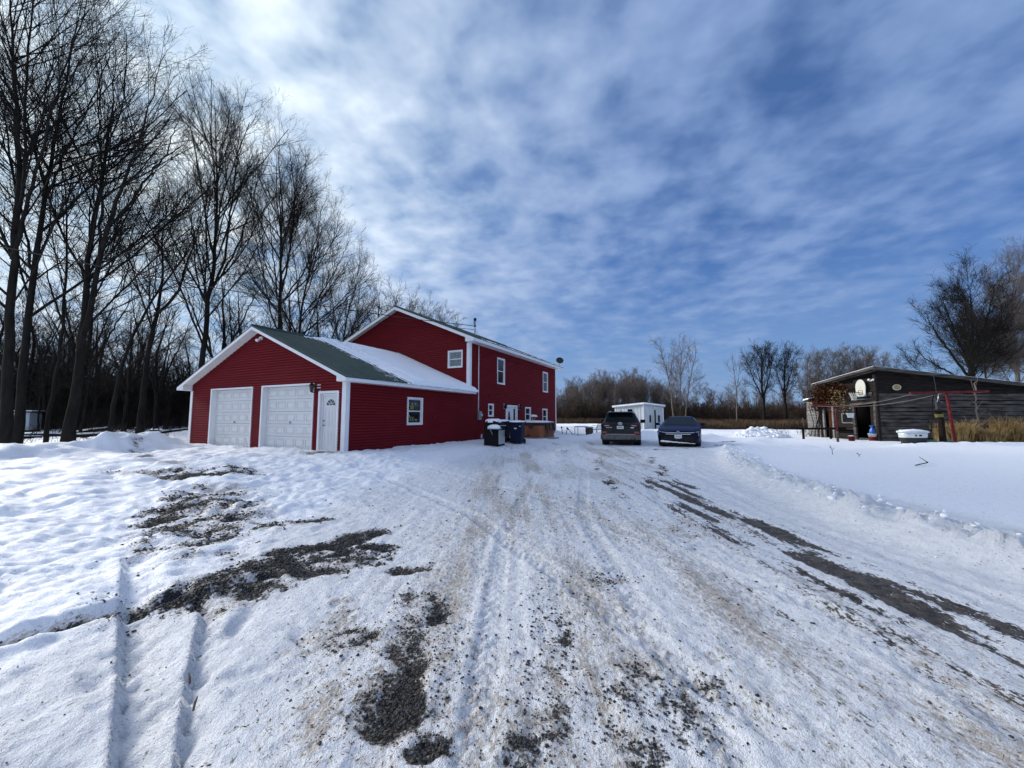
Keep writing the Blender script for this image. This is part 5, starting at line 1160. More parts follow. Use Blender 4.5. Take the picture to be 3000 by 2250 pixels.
# ------------------------------------------------------------------ trees
def resample(pts, K):
    pts = np.asarray(pts, float); d = np.r_[0, np.cumsum(np.linalg.norm(np.diff(pts, axis=0), axis=1))]; t = np.linspace(0, d[-1], K)
    return np.stack([np.interp(t, d, pts[:, i]) for i in range(3)], 1)
def smooth_poly(pts, K):
    p = resample(pts, K)
    for _ in range(2): p[1:-1] = (p[:-2] + 2 * p[1:-1] + p[2:]) / 4
    return p
def tubes(P, Rr, S):
    """P (N,K,3), Rr (N,K) -> V, F of N open tubes with S sides"""
    Nn, K, _ = P.shape
    d = P[:, -1] - P[:, 0]; d /= np.linalg.norm(d, axis=1, keepdims=True) + 1e-9
    h = np.where(np.abs(d[:, 2:3]) < .9, np.array([[0, 0, 1.]]), np.array([[1., 0, 0]]))
    u = np.cross(d, h); u /= np.linalg.norm(u, axis=1, keepdims=True) + 1e-9; v = np.cross(d, u)
    a = np.arange(S) * 2 * np.pi / S
    ring = u[:, None, None] * np.cos(a)[None, None, :, None] + v[:, None, None] * np.sin(a)[None, None, :, None]
    V = (P[:, :, None] + ring * Rr[:, :, None, None]).reshape(-1, 3)
    j = np.arange(S); base = (np.arange(Nn)[:, None, None] * K + np.arange(K - 1)[None, :, None]) * S
    F = np.stack([base + j, base + (j + 1) % S, base + S + (j + 1) % S, base + S + j], -1).reshape(-1, 4)
    return V, F
def sprout(rs, P, Rr, per_m, lf, ang, K, wander, up, t0, rmin, rr=.62, fade=.55, az_flat=0., lmin=0):
    """children of every parent polyline: per_m children per metre, length lf x parent length, fanned at angle ang"""
    Nn, Kp, _ = P.shape
    Lp = np.linalg.norm(np.diff(P, axis=1), axis=2).sum(1)
    n = np.maximum(1, np.round(per_m * Lp * (.8 + .4 * rs.rand(Nn)))).astype(int)
    idx = np.repeat(np.arange(Nn), n); M = len(idx)
    t = t0 + (1 - t0) * rs.rand(M) ** .85 * .98
    f = t * (Kp - 1); i = np.minimum(f.astype(int), Kp - 2); w = (f - i)[:, None]
    pos = P[idx, i] * (1 - w) + P[idx, i + 1] * w; tan = P[idx, i + 1] - P[idx, i]; tan /= np.linalg.norm(tan, axis=1, keepdims=True) + 1e-9
    r0 = Rr[idx, i] * (1 - w[:, 0]) + Rr[idx, i + 1] * w[:, 0]
    q = rs.randn(M, 3); q -= tan * (q * tan).sum(1, keepdims=True); q /= np.linalg.norm(q, axis=1, keepdims=True) + 1e-9
    th = np.radians(ang[0] + ang[1] * rs.randn(M)); d = tan * np.cos(th)[:, None] + q * np.sin(th)[:, None]
    ln = np.maximum(lmin, Lp[idx] * lf * (1 - fade * t) * (.6 + .65 * rs.rand(M)))
    out = np.zeros((M, K, 3)); out[:, 0] = pos
    for k in range(1, K):
        d = d + wander * rs.randn(M, 3) + np.array([0, 0, up]); d /= np.linalg.norm(d, axis=1, keepdims=True)
        out[:, k] = out[:, k - 1] + d * (ln / (K - 1))[:, None]
    rad0 = np.maximum(rmin, np.minimum(r0 * rr, .0062 * ln + .004)) 
    R2 = rad0[:, None] * np.linspace(1, .38, K)[None] 
    return out, np.maximum(R2, rmin * .7)
def tree_meshes(seed, stems, radii, spec, sides=(10, 6, 4, 3, 3)):
    rs = np.random.RandomState(seed)
    K0 = 22; P = np.stack([smooth_poly(s, K0) for s in stems]); Rr = np.stack([np.interp(np.linspace(0, 1, K0), np.linspace(0, 1, len(r)), r) for r in radii])
    flare = 1 + .45 * np.exp(-np.arange(K0) / 1.3) ; Rr = Rr * np.where(P[:, :1, 2] < .3, flare[None], 1)
    P = P + np.concatenate([np.zeros((len(P), 1, 3)), rs.randn(len(P), K0 - 1, 3) * .03], 1)
    tV, tF = tubes(P, Rr, sides[0]); Vs, Fs, o = [], [], 0; cur = (P, Rr); keep = [cur]
    for li, sp in enumerate(spec):
        cur = sprout(rs, *cur, **sp); V, F = tubes(*cur, sides[min(li + 1, 4)]); Vs.append(V); Fs.append(F + o); o += len(V)
    return (tV, tF), (np.concatenate(Vs), np.concatenate(Fs))
def make_tree(name, label, group, loc, seed, stems, radii, spec, bark, cat='tree', rotz=0., sides=(10, 6, 4, 3, 3)):
    T = thing(name, label, cat, loc, rotz, group)
    (tV, tF), (cV, cF) = tree_meshes(seed, stems, radii, spec, sides)
    KIDS[T.name] = [np_mesh('trunk', tV, tF, bark, T, True), np_mesh('crown', cV, cF, bark, T, True)]
    return T
def spec_big(len1=.40, dens=1.0, up=.10, rmin=.0075, ang=34):
    return [dict(per_m=1.7 * dens, lf=len1 * 1.22, ang=(ang + 2, 9), K=11, wander=.055, up=.045, t0=.24, rmin=.010, rr=.6, fade=.62),
            dict(per_m=2.6 * dens, lf=.48, ang=(32, 10), K=8, wander=.08, up=.045, t0=.12, rmin=.006),
            dict(per_m=4.0 * dens, lf=.50, ang=(34, 12), K=5, wander=.11, up=.04, t0=.08, rmin=rmin * .56, lmin=.45),
            dict(per_m=4.6 * dens, lf=.62, ang=(34, 14), K=4, wander=.13, up=.04, t0=.10, rmin=rmin * .44, lmin=.35)]
# tall bare trees at the edge of the yard, traced stem by stem: (u, v) of the survey picture at depth Y
def traced(base_Y, *paths):
    return [[tuple(ray_at(u, v, base_Y + dy)) for u, v, dy in p] for p in paths]
def yard_tree(label, Y, paths, radii, seed, **kw):
    st = traced(Y, *paths); b = Vector(st[0][0]); gzv = gz1(b.x, b.y); st[0][0] = (b.x, b.y, gzv - .15)
    loc = Vector((b.x, b.y, gzv - .15)); st = [[tuple(Vector(p) - loc) for p in s] for s in st]
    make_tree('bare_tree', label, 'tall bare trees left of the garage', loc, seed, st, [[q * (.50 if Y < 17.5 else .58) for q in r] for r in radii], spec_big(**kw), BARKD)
yard_tree('bare tall tree at the very left picture edge, its dark trunk cut off', 15.0, [[(5, 1335, 0), (25, 1050, 0), (35, 760, .2), (60, 520, .4), (40, 200, .8), (20, -150, 1)], [(35, 760, .2), (90, 560, -.4), (150, 330, -.8), (230, 90, -1.2), (270, -40, -1.5)]], [[.30, .26, .2, .15, .08, .03], [.14, .11, .08, .05, .02]], 101, len1=.36, dens=.92)
yard_tree('bare tall tree with a straight dark trunk leaning right, second from the left edge', 16.3, [[(43, 1318, 0), (70, 1080, 0), (100, 800, .2), (130, 560, .5), (170, 350, .8), (215, 120, 1.2), (250, -30, 1.4)], [(100, 800, .2), (60, 600, .8), (20, 420, 1.2), (10, 200, 1.5)], [(125, 600, .5), (200, 430, 0), (290, 250, -.6), (330, 110, -1)]], [[.27, .24, .2, .15, .10, .06, .02], [.10, .08, .05, .02], [.10, .07, .05, .02]], 102, len1=.36, dens=.92)
yard_tree('slim bare tree with a thin dark trunk just left of the thick twin trunk', 16.9, [[(133, 1315, 0), (150, 1180, 0), (180, 980, .2), (200, 760, .5), (190, 560, .8), (180, 350, 1.2)]], [[.13, .12, .10, .07, .05, .015]], 103, len1=.34, dens=.85)
yard_tree('thickest bare tree left of the garage, its trunk splitting into two tall stems', 17.0, [[(198, 1313, 0), (220, 1130, 0), (245, 980, 0), (256, 830, .3), (262, 700, .6), (300, 520, 1.0), (330, 330, 1.4), (340, 150, 1.6)], [(240, 1020, 0), (272, 880, -.3), (290, 760, -.6), (325, 630, -.9), (390, 480, -1.2), (430, 320, -1.6), (470, 190, -2.0)], [(290, 770, -.5), (300, 560, .3), (290, 380, .9), (300, 220, 1.4), (280, 110, 1.8)], [(335, 650, -.6), (420, 540, -.2), (500, 430, .2), (528, 330, .6)]], [[.36, .30, .25, .18, .15, .11, .06, .02], [.22, .19, .16, .13, .09, .05, .02], [.13, .10, .07, .04, .015], [.11, .08, .05, .02]], 104, len1=.36, dens=.92)
yard_tree('slender bare tree leaning strongly right behind the thick twin trunk', 21.5, [[(320, 1300, 0), (340, 1130, 0), (375, 1010, .2), (400, 950, .4), (460, 860, .6), (540, 760, .8), (580, 660, 1)], [(400, 950, .4), (450, 920, .2), (540, 880, 0), (600, 850, -.3)]], [[.20, .17, .14, .11, .09, .06, .02], [.07, .05, .035, .015]], 105, len1=.34, dens=.85)
yard_tree('bare tree with a forked trunk between the snowbank and the garage corner', 22.5, [[(405, 1290, 0), (425, 1120, 0), (440, 1000, 0), (462, 915, 0), (470, 850, .3), (478, 790, .6), (474, 700, .8), (500, 560, 1)], [(462, 918, 0), (505, 880, -.3), (530, 840, -.5), (550, 760, -.8), (580, 690, -1.1), (600, 590, -1.4)]], [[.28, .24, .21, .18, .12, .09, .06, .02], [.15, .12, .10, .07, .05, .015]], 106, len1=.42)
yard_tree('tall bare tree with an upright trunk rising right behind the garage gable', 23.0, [[(583, 1290, 0), (590, 1100, 0), (604, 960, 0), (615, 860, 0), (628, 760, .2), (632, 640, .4), (640, 520, .6), (632, 390, .8), (628, 300, 1)], [(618, 850, 0), (655, 780, -.4), (672, 660, -.7), (690, 500, -1.1), (705, 350, -1.4), (712, 310, -1.5)], [(612, 900, 0), (590, 880, .2), (575, 800, .4), (560, 640, .6), (545, 480, .9)], [(640, 820, 0), (700, 720, .4), (745, 580, .8), (760, 480, 1.1)]], [[.32, .27, .24, .21, .16, .12, .09, .05, .02], [.13, .11, .09, .06, .035, .015], [.08, .07, .06, .04, .015], [.10, .08, .05, .02]], 107, len1=.36, dens=.98)
yard_tree('tall bare tree of several stems, right of the upright one, above the garage roof', 28.0, [[(806, 1270, 0), (812, 1050, 0), (818, 920, 0), (820, 850, 0), (822, 740, .3), (826, 620, .6), (820, 520, .9), (818, 440, 1.1)], [(826, 855, 0), (845, 760, -.3), (858, 640, -.6), (885, 530, -1), (895, 490, -1.2)], [(830, 880, 0), (890, 800, .3), (930, 690, .6), (945, 600, .9)], [(815, 870, 0), (800, 760, .5), (790, 640, 1.0), (770, 540, 1.4)]], [[.33, .28, .23, .19, .14, .10, .05, .02], [.13, .10, .07, .04, .015], [.10, .08, .05, .02], [.09, .07, .04, .015]], 108, len1=.38, dens=1.05)
yard_tree('spreading bare tree whose crown slopes down over the garage roof towards the gable', 33.0, [[(870, 1260, 0), (872, 1050, 0), (880, 920, 0), (900, 820, 0), (930, 720, .3), (950, 640, .6)], [(880, 930, 0), (950, 850, -.5), (1000, 760, -.8), (1030, 690, -1)], [(880, 980, 0), (960, 930, -.4), (1040, 850, -.8), (1095, 800, -1.2)]], [[.26, .22, .18, .13, .07, .02], [.10, .08, .05, .02], [.09, .07, .05, .02]], 109, len1=.42)
yard_tree('bare tree nearest the house gable, low crown above the green roof edge', 36.0, [[(990, 1250, 0), (1000, 1050, 0), (1015, 930, 0), (1040, 850, .3), (1060, 790, .6)], [(1005, 1000, 0), (1060, 920, -.4), (1110, 860, -.6)], [(1002, 1020, 0), (950, 900, .6), (960, 820, .8)]], [[.2, .17, .13, .08, .02], [.08, .06, .02], [.08, .05, .02]], 110, len1=.46)

# prototypes for the woods
def free_stems(rs, H, n, spread, r):
    st = [[(0, 0, 0), (rs.uniform(-.2, .2), rs.uniform(-.2, .2), H * .25), (rs.uniform(-.5, .5), rs.uniform(-.5, .5), H * .55), (rs.uniform(-.9, .9), rs.uniform(-.9, .9), H * .92)]]; rd = [[r, r * .8, r * .5, r * .1]]
    for i in range(n):
        a = 6.28 * (i + rs.random()) / n; z0 = H * rs.uniform(.2, .38); s = spread * rs.uniform(.6, 1)
        st.append([(0, 0, z0), (s * .35 * math.cos(a), s * .35 * math.sin(a), z0 + H * .17), (s * .75 * math.cos(a), s * .75 * math.sin(a), z0 + H * .38), (s * math.cos(a), s * math.sin(a), z0 + H * rs.uniform(.48, .58))]); rd.append([r * .5, r * .4, r * .25, r * .06])
    return st, rd
def spec_far(dens=1., len1=.30, rmin=.016, up=.09, ang=32):
    return [dict(per_m=1.7 * dens, lf=len1 * 1.2, ang=(ang + 3, 9), K=8, wander=.06, up=.05, t0=.20, rmin=.018, rr=.55, fade=.58),
            dict(per_m=2.8 * dens, lf=.48, ang=(32, 11), K=6, wander=.09, up=.05, t0=.10, rmin=.012, lmin=.5),
            dict(per_m=3.6 * dens, lf=.55, ang=(34, 13), K=4, wander=.12, up=.05, t0=.08, rmin=rmin * .70, lmin=.5),
            dict(per_m=3.2 * dens, lf=.6, ang=(34, 14), K=3, wander=.12, up=.05, t0=.08, rmin=rmin * .60, lmin=.45)]
far_sides = (7, 4, 3, 3, 3)
def proto(seed, H, n, spread, r, bark, **kw):
    rs = random.Random(seed); st, rd = free_stems(rs, H, n, spread, r)
    return lambda label, group, loc, rz=0: make_tree('bare_tree', label, group, loc, seed, st, rd, spec_far(**kw), bark, rotz=rz, sides=far_sides)
def wood(protos, spots, label, group):
    """spots: (x, y, scale, kind); the first of a kind is built, the rest are copies of it and its parts"""
    made = {}; rs = random.Random(hash(len(spots)) % 97)
    for x, y, s, k in spots:
        loc = (x, y, gz1(x, y) - .1); rz = rs.uniform(0, 6.28)
        if k not in made:
            made[k] = protos[k](label, group, loc, rz); made[k].scale = (s, s, s)
        else: dup(made[k], loc, rz, (s * rs.uniform(.9, 1.12), s * rs.uniform(.9, 1.12), s), label, group)
# deep wood left of and behind the house
rs = random.Random(77); spots = []
while len(spots) < 96:
    Y = rs.uniform(26, 74); u = rs.uniform(-150, 1180)
    x = (u - 1500) / 1150 * Y
    if at_house(0, 0).x - 18 < x and Y < 34: continue
    if any((x - a) ** 2 + (Y - b) ** 2 < 5 for a, b, _, _ in spots): continue
    spots.append((x, Y, rs.uniform(.7, 1.05) * (1.0 if Y < 45 else .95), rs.randrange(4)))
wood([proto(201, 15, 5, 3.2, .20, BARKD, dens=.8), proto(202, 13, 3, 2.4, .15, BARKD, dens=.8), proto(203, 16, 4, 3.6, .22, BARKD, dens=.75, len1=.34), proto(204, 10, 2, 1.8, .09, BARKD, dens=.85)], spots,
     'dark bare tree standing deep in the wood left of the house', 'bare trees of the wood left of the house')
# two pale leafy-tipped trees peeping over the house roof
wood([proto(211, 17.5, 3, 2.4, .16, BARKG, dens=1.0, len1=.24)], [(-12.6, 48, 1.0, 0), (-10.4, 47, .93, 0), (-8.7, 49, .90, 0), (-15.0, 50, .85, 0)], 'bare treetop showing above the right roof slope of the red house', 'treetops behind the red house')
# hedgerow wood beyond the yard, behind the shed and the cars
rs = random.Random(5); spots = []
for i in range(92):
    u = 1605 + 350 * (i / 92) + rs.uniform(-14, 14); Y = rs.uniform(68, 90); top = np.interp(u, [1600, 1660, 1720, 1790, 1860, 1960], [1165, 1125, 1098, 1100, 1092, 1120])
    spots.append(((u - 1500) / 1150 * Y, Y, (1.15 + (1222 - top) * Y / 1150) / 11.0 * rs.uniform(.82, 1.06), rs.randrange(4)))
for i in range(64):
    u = rs.uniform(1950, 2700); Y = rs.uniform(68, 95); spots.append(((u - 1500) / 1150 * Y, Y, (1.15 + rs.uniform(55, 108) * Y / 1150) / 11.0, rs.randrange(3)))
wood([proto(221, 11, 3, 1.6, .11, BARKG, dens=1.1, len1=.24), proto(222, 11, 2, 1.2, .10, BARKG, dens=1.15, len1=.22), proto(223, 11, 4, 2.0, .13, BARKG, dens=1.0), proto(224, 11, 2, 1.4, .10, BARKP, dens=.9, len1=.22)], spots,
     'slim bare tree in the far hedgerow beyond the parked cars', 'bare trees of the far hedgerow')
# single trees one can tell apart in the field
def field_tree(label, Y, paths, radii, seed, bark, spec, name='bare_tree'):
    st = traced(Y, *paths); b = Vector(st[0][0]); g = gz1(b.x, b.y); st[0][0] = (b.x, b.y, g - .2); loc = Vector((b.x, b.y, g - .2))
    make_tree(name, label, 'single bare trees beyond the yard', loc, seed, [[tuple(Vector(p) - loc) for p in s] for s in st], [[q * .66 for q in r] for r in radii], spec, bark, sides=far_sides)
sp_b = dict(dens=1.0, len1=.26, rmin=.014, up=.10, ang=30)
field_tree('pale leaning birch left of its two neighbours behind the blue sedan', 62, [[(1974, 1240, 0), (1967, 1150, 0), (1955, 1090, 0), (1940, 1040, .3), (1925, 1005, .6)], [(1960, 1110, 0), (1972, 1050, -.4), (1978, 1005, -.6)]], [[.20, .15, .11, .07, .02], [.08, .05, .02]], 301, BARKP, spec_far(**sp_b))
field_tree('tallest pale birch standing in the middle of three behind the blue sedan', 64, [[(1993, 1240, 0), (1994, 1140, 0), (1993, 1080, 0), (1996, 1030, .3), (1990, 995, .5)], [(1993, 1100, 0), (2012, 1050, -.5), (2020, 1008, -.9)]], [[.18, .14, .10, .06, .02], [.07, .05, .02]], 302, BARKP, spec_far(**sp_b))
field_tree('pale birch leaning right, the right one of three behind the blue sedan', 62, [[(2006, 1240, 0), (2014, 1160, 0), (2024, 1100, 0), (2036, 1050, .3), (2042, 1020, .5)], [(2008, 1195, 0), (2035, 1165, -.5), (2062, 1120, -1)]], [[.18, .14, .11, .07, .02], [.07, .05, .02]], 303, BARKP, spec_far(**sp_b))
field_tree('thin pale sapling standing alone in the dry grass of the field', 50, [[(2159, 1250, 0), (2158, 1160, 0), (2154, 1110, 0), (2146, 1060, .3)], [(2157, 1170, 0), (2163, 1110, 0), (2168, 1065, -.3)]], [[.12, .09, .06, .015], [.06, .04, .015]], 304, BARKP, spec_far(dens=1.2, len1=.24, rmin=.012))
field_tree('broad dark maple, the left one of the big pair in the field', 56, [[(2240, 1245, 0), (2238, 1180, 0), (2232, 1130, 0), (2232, 1080, .3), (2228, 1020, .6)], [(2237, 1170, 0), (2212, 1120, -.6), (2192, 1070, -1.2), (2182, 1045, -1.5)], [(2238, 1165, 0), (2252, 1110, .6), (2262, 1060, 1), (2266, 1030, 1.3)], [(2236, 1150, 0), (2220, 1090, 1.0), (2208, 1040, 1.6)]], [[.34, .28, .20, .13, .03], [.16, .12, .07, .02], [.16, .12, .07, .02], [.13, .09, .03]], 305, BARKD, spec_far(dens=1.08, len1=.42, rmin=.015))
field_tree('upright dark maple, the right one of the big pair in the field', 57, [[(2303, 1245, 0), (2301, 1180, 0), (2298, 1120, 0), (2299, 1070, .3), (2296, 1025, .6)], [(2301, 1170, 0), (2280, 1110, -.5), (2272, 1050, -1)], [(2300, 1150, 0), (2318, 1090, .5), (2326, 1040, 1)]], [[.28, .23, .16, .10, .03], [.13, .09, .02], [.13, .09, .02]], 306, BARKD, spec_far(dens=1.08, len1=.38, rmin=.015))
for i, (u, top, Y, sd_) in enumerate(((2365, 1050, 62, 311), (2400, 1038, 66, 312), (2440, 1028, 63, 313), (2492, 1026, 68, 314), (2540, 1030, 64, 315), (2588, 1048, 69, 316), (2622, 1062, 66, 317))):
    lab = ('bare grey tree first in the row behind the barn roof, next to the maples', 'bare grey tree second in the row behind the barn roof', 'bare grey tree third in the row, above the vine on the barn', 'bare grey tree fourth in the row, above the barn doorway', 'bare grey tree fifth in the row, behind the barn roof peak', 'bare grey tree sixth in the row, lower and right of the roof peak', 'lowest bare grey tree at the right end of the row behind the barn')[i]
    field_tree(lab, Y, [[(u, 1240, 0), (u + 2, 1180, 0), (u, 1120, 0), (u - 2, top + 8, .4)], [(u, 1185, 0), (u - 22, 1120, -.8), (u - 36, top + 28, -1.2)], [(u, 1180, 0), (u + 22, 1110, .6), (u + 34, top + 25, 1)]], [[.24, .19, .13, .03], [.11, .08, .02], [.11, .08, .02]], sd_, BARKG, spec_far(dens=1.3, len1=.32, rmin=.016))
field_tree('huge bare rounded tree with a massive trunk towering behind the barn roof', 44, [[(2848, 1240, 0), (2846, 1120, 0), (2846, 1030, 0), (2850, 960, .2), (2845, 880, .5), (2842, 845, .7)], [(2840, 1110, 0), (2790, 1040, -.4), (2745, 980, -.8), (2715, 930, -1.2)], [(2842, 1080, 0), (2800, 980, .6), (2770, 900, 1.0), (2760, 870, 1.3)], [(2838, 1120, 0), (2770, 1085, .4), (2710, 1050, .8), (2682, 1020, 1)], [(2850, 1050, 0), (2885, 960, -.5), (2905, 880, -1), (2915, 850, -1.3)], [(2836, 1140, 0), (2760, 1115, -.8), (2690, 1085, -1.4), (2672, 1070, -1.8)], [(2852, 1090, 0), (2900, 1020, .6), (2930, 950, 1)]], [[.75, .62, .42, .28, .12, .03], [.22, .17, .11, .03], [.20, .15, .10, .03], [.17, .13, .08, .03], [.20, .14, .08, .03], [.15, .11, .07, .03], [.16, .1, .03]], 321, BARKD, spec_far(dens=1.12, len1=.46, rmin=.012, up=.05))
field_tree('tall bare tree at the right edge of the picture behind the barn', 46, [[(2985, 1240, 0), (2980, 1080, 0), (2968, 980, 0), (2962, 880, .4), (2985, 780, .8)], [(2975, 1020, 0), (2945, 940, -.6), (2930, 850, -1)], [(2980, 1060, 0), (3020, 950, .5), (3040, 800, 1)]], [[.42, .34, .24, .14, .03], [.16, .11, .03], [.18, .12, .03]], 322, BARKG, spec_far(dens=1.1, len1=.34, rmin=.012))
field_tree('slimmer bare tree between the huge rounded tree and the right picture edge', 50, [[(2890, 1240, 0), (2888, 1100, 0), (2884, 1000, 0), (2892, 920, .4)], [(2887, 1080, 0), (2930, 1010, -.6), (2945, 960, -1)]], [[.2, .16, .1, .02], [.1, .07, .02]], 323, BARKD, spec_far(dens=.85, len1=.34, rmin=.012))
field_tree('broad bare tree filling the right edge above the end of the barn roof', 54, [[(3060, 1240, 0), (3050, 1080, 0), (3040, 960, 0), (3030, 820, .4)], [(3050, 1060, 0), (2990, 960, -.6), (2965, 860, -1)], [(3050, 1090, 0), (2985, 1040, .6), (2940, 980, 1)]], [[.4, .3, .2, .03], [.16, .11, .03], [.15, .1, .03]], 324, BARKG, spec_far(dens=1.1, len1=.38, rmin=.013))

# undergrowth: tangles of stems and twigs that read as one dark mass
def brush(name, label, seed, spots, mat, H, n, tw, kind_cat):
    rs = np.random.RandomState(seed); Vs, Fs, o = [], [], 0
    protos = []
    for q in range(5):
        st = np.zeros((n, 5, 3)); a = rs.rand(n) * 6.28; r = .7 * np.sqrt(rs.rand(n)); st[:, 0] = np.stack([r * np.cos(a), r * np.sin(a), 0 * a], 1)
        d = np.stack([.30 * rs.randn(n), .30 * rs.randn(n), np.ones(n)], 1); d /= np.linalg.norm(d, axis=1, keepdims=True); h = H * (.5 + .6 * rs.rand(n))
        for k in range(1, 5): d = d + .10 * rs.randn(n, 3); d /= np.linalg.norm(d, axis=1, keepdims=True); st[:, k] = st[:, k - 1] + d * (h / 4)[:, None]
        R0 = (.010 + .012 * rs.rand(n))[:, None] * np.linspace(1, .4, 5)[None] * (tw / .012)
        c1 = sprout(rs, st, R0, 3.2, .42, (36, 12), 4, .15, .05, .12, tw, lmin=.35); c2 = sprout(rs, *c1, 2.6, .55, (40, 14), 3, .15, .05, .1, tw * .8, lmin=.3)
        v, f, oo = [], [], 0
        for P, Rr in ((st, R0), c1, c2): V_, F_ = tubes(P, Rr, 3); v.append(V_); f.append(F_ + oo); oo += len(V_)
        protos.append((np.concatenate(v), np.concatenate(f)))
    for x, y, s in spots:
        V, F = protos[rs.randint(5)]; a = rs.rand() * 6.28; c, s_ = math.cos(a), math.sin(a); sw = s * (.8 + .5 * rs.rand())
        Vs.append(np.stack([(V[:, 0] * c - V[:, 1] * s_) * sw + x, (V[:, 0] * s_ + V[:, 1] * c) * sw + y, V[:, 2] * s + gz1(x, y) - .05], 1)); Fs.append(F + o); o += len(V)
    tag(np_mesh(name, np.concatenate(Vs), np.concatenate(Fs), mat), label, kind_cat, kind='stuff')
rs = random.Random(31); sp = []
for i in range(330):
    Y = rs.uniform(64, 86); u = rs.uniform(1590, 2660); sp.append(((u - 1500) / 1150 * Y, Y, rs.uniform(.8, 1.4) * np.interp(u, [1600, 1700, 1900, 2100, 2660], [1.1, 1.25, 1.25, 1.15, 1.15])))
brush('undergrowth', 'brown tangle of bushes along the foot of the far hedgerow', 41, sp, BRUSHM, 2.5, 16, .020, 'undergrowth')
sp = []
for i in range(300):
    Y = rs.uniform(30, 68); u = rs.uniform(-120, 760); x = (u - 1500) / 1150 * Y
    sp.append((x, Y, rs.uniform(.5, 1.15) * np.interp(Y, [30, 45, 70], [.45, .85, 1.35])))
for i in range(75):
    Y = rs.uniform(38, 62); u = rs.uniform(-100, 900); sp.append(((u - 1500) / 1150 * Y, Y, rs.uniform(1.2, 2.1)))
for i in range(60):
    Y = rs.uniform(52, 70); u = rs.uniform(760, 1400); sp.append(((u - 1500) / 1150 * Y, Y, rs.uniform(.8, 1.4)))
for i in range(70):
    Y = rs.uniform(52, 66); u = rs.uniform(2600, 3150); sp.append(((u - 1500) / 1150 * Y, Y, rs.uniform(.9, 1.6)))
brush('undergrowth', 'dark tangle of saplings and bushes on the floor of the wood', 43, sp, BRUSHD, 3.8, 16, .016, 'undergrowth')
sp = [((u - 1500) / 1150 * Y, Y, rs.uniform(.5, 1.0)) for u, Y in ((rs.uniform(-60, 520), rs.uniform(16.5, 27)) for _ in range(46))]
brush('undergrowth', 'thin twiggy weeds poking through the snow behind the snowbank', 47, sp, BRUSHD, 1.1, 7, .006, 'undergrowth')

# tall dry grass along the edge of the field
def grass(name, label, seed, n, area, hgt, mat, width, cat='grass', kind='stuff', bend=.35):
    rs = np.random.RandomState(seed); x, y = area(rs, n); h = hgt * (.45 + .65 * rs.rand(n)) * (.55 + .9 * fbm(x, y, .5, 3, seed)); a = rs.rand(n) * 6.28; b = bend * h * (.3 + rs.rand(n))
    z = gz(x, y, False) - .05; w = width * (.6 + .8 * rs.rand(n)); ca, sa = np.cos(a), np.sin(a); p = np.stack([x, y, z], 1); side = np.stack([-sa, ca, 0 * a], 1) * w[:, None]
    m = p + np.stack([ca * b * .3, sa * b * .3, h * .6], 1); t = p + np.stack([ca * b, sa * b, h], 1)
    V = np.stack([p - side, p + side, m + side * .8, m - side * .8, t + side * .25, t - side * .25], 1).reshape(-1, 3)
    i = np.arange(n)[:, None] * 6; F = np.concatenate([i + np.array([[0, 1, 2, 3]]), i + np.array([[3, 2, 4, 5]])])
    return tag(np_mesh(name, V, F, mat), label, cat, kind=kind)
def strip_area(u0, u1, Y0, Y1):
    def f(rs, n): Y = Y0 + (Y1 - Y0) * rs.rand(n) ** 1.3; u = u0 + (u1 - u0) * rs.rand(n); return (u - 1500) / 1150 * Y, Y
    return f
grass('dry_grass', 'tall rust-brown dry grass along the snowy edge of the field', 61, 30000, strip_area(2030, 2480, 43, 66), .85, GRASSM, .022)
grass('dry_grass', 'low brown dry grass below the far hedgerow left of the shed', 62, 16000, strip_area(1610, 2060, 58, 72), .75, GRASSM, .026)
def blob(cx, cy, rx, ry):
    def f(rs, n): a = rs.rand(n) * 6.28; r = np.sqrt(rs.rand(n)); return cx + rx * r * np.cos(a), cy + ry * r * np.sin(a)
    return f
for i, (cx, cy, rx, ry, h, n, lab) in enumerate(((22.6, 20.2, .75, .6, 1.25, 1300, 'tallest clump of tan ornamental grass next to the red clothes post'), (23.9, 20.0, .7, .6, .95, 1000, 'middle clump of tan ornamental grass below the sapling'), (25.4, 20.2, .7, .6, 1.05, 900, 'clump of tan ornamental grass nearest the right picture edge'))):
    o = grass('ornamental_grass', lab, 70 + i, n, blob(cx, cy, rx, ry), h, TANG, .011, 'ornamental grass', None, .55); o['group'] = 'tan ornamental grass clumps in front of the barn'
sp = [(rs.uniform(26.2, 31), rs.uniform(20.0, 21.8), rs.uniform(.5, .85)) for _ in range(16)]
brush('undergrowth', 'brown leafless shrubs against the right end of the barn', 49, sp, BRUSHM, 1.6, 14, .008, 'undergrowth')
sp = [((u - 1500) / 1150 * Y, Y, rs.uniform(.25, .5)) for u, Y in ((rs.uniform(2180, 2420), rs.uniform(29, 34)) for _ in range(22))]
brush('undergrowth', 'low brown weeds at the edge of the snow near the barn', 53, sp, GRASSM, 1.2, 9, .008, 'undergrowth')
# grey sapling in front of the barn
st = [[tuple(ray_at(u, v, 20.8)) for u, v in ((2877, 1300), (2868, 1230), (2860, 1170), (2855, 1117))]]; b = Vector(st[0][0]); loc = Vector((b.x, b.y, gz1(b.x, b.y) - .1)); st[0][0] = tuple(loc)
st = [[tuple(Vector(p) - loc) for p in st[0]]]
make_tree('sapling', 'bare grey sapling in front of the dark barn boards among tan grass', None, loc, 331, st, [[.055, .045, .035, .02]], [dict(per_m=2.6, lf=.34, ang=(48, 8), K=6, wander=.05, up=.03, t0=.28, rmin=.012), dict(per_m=2.0, lf=.4, ang=(36, 10), K=4, wander=.1, up=.03, t0=.2, rmin=.006)], BARKP, 'sapling')
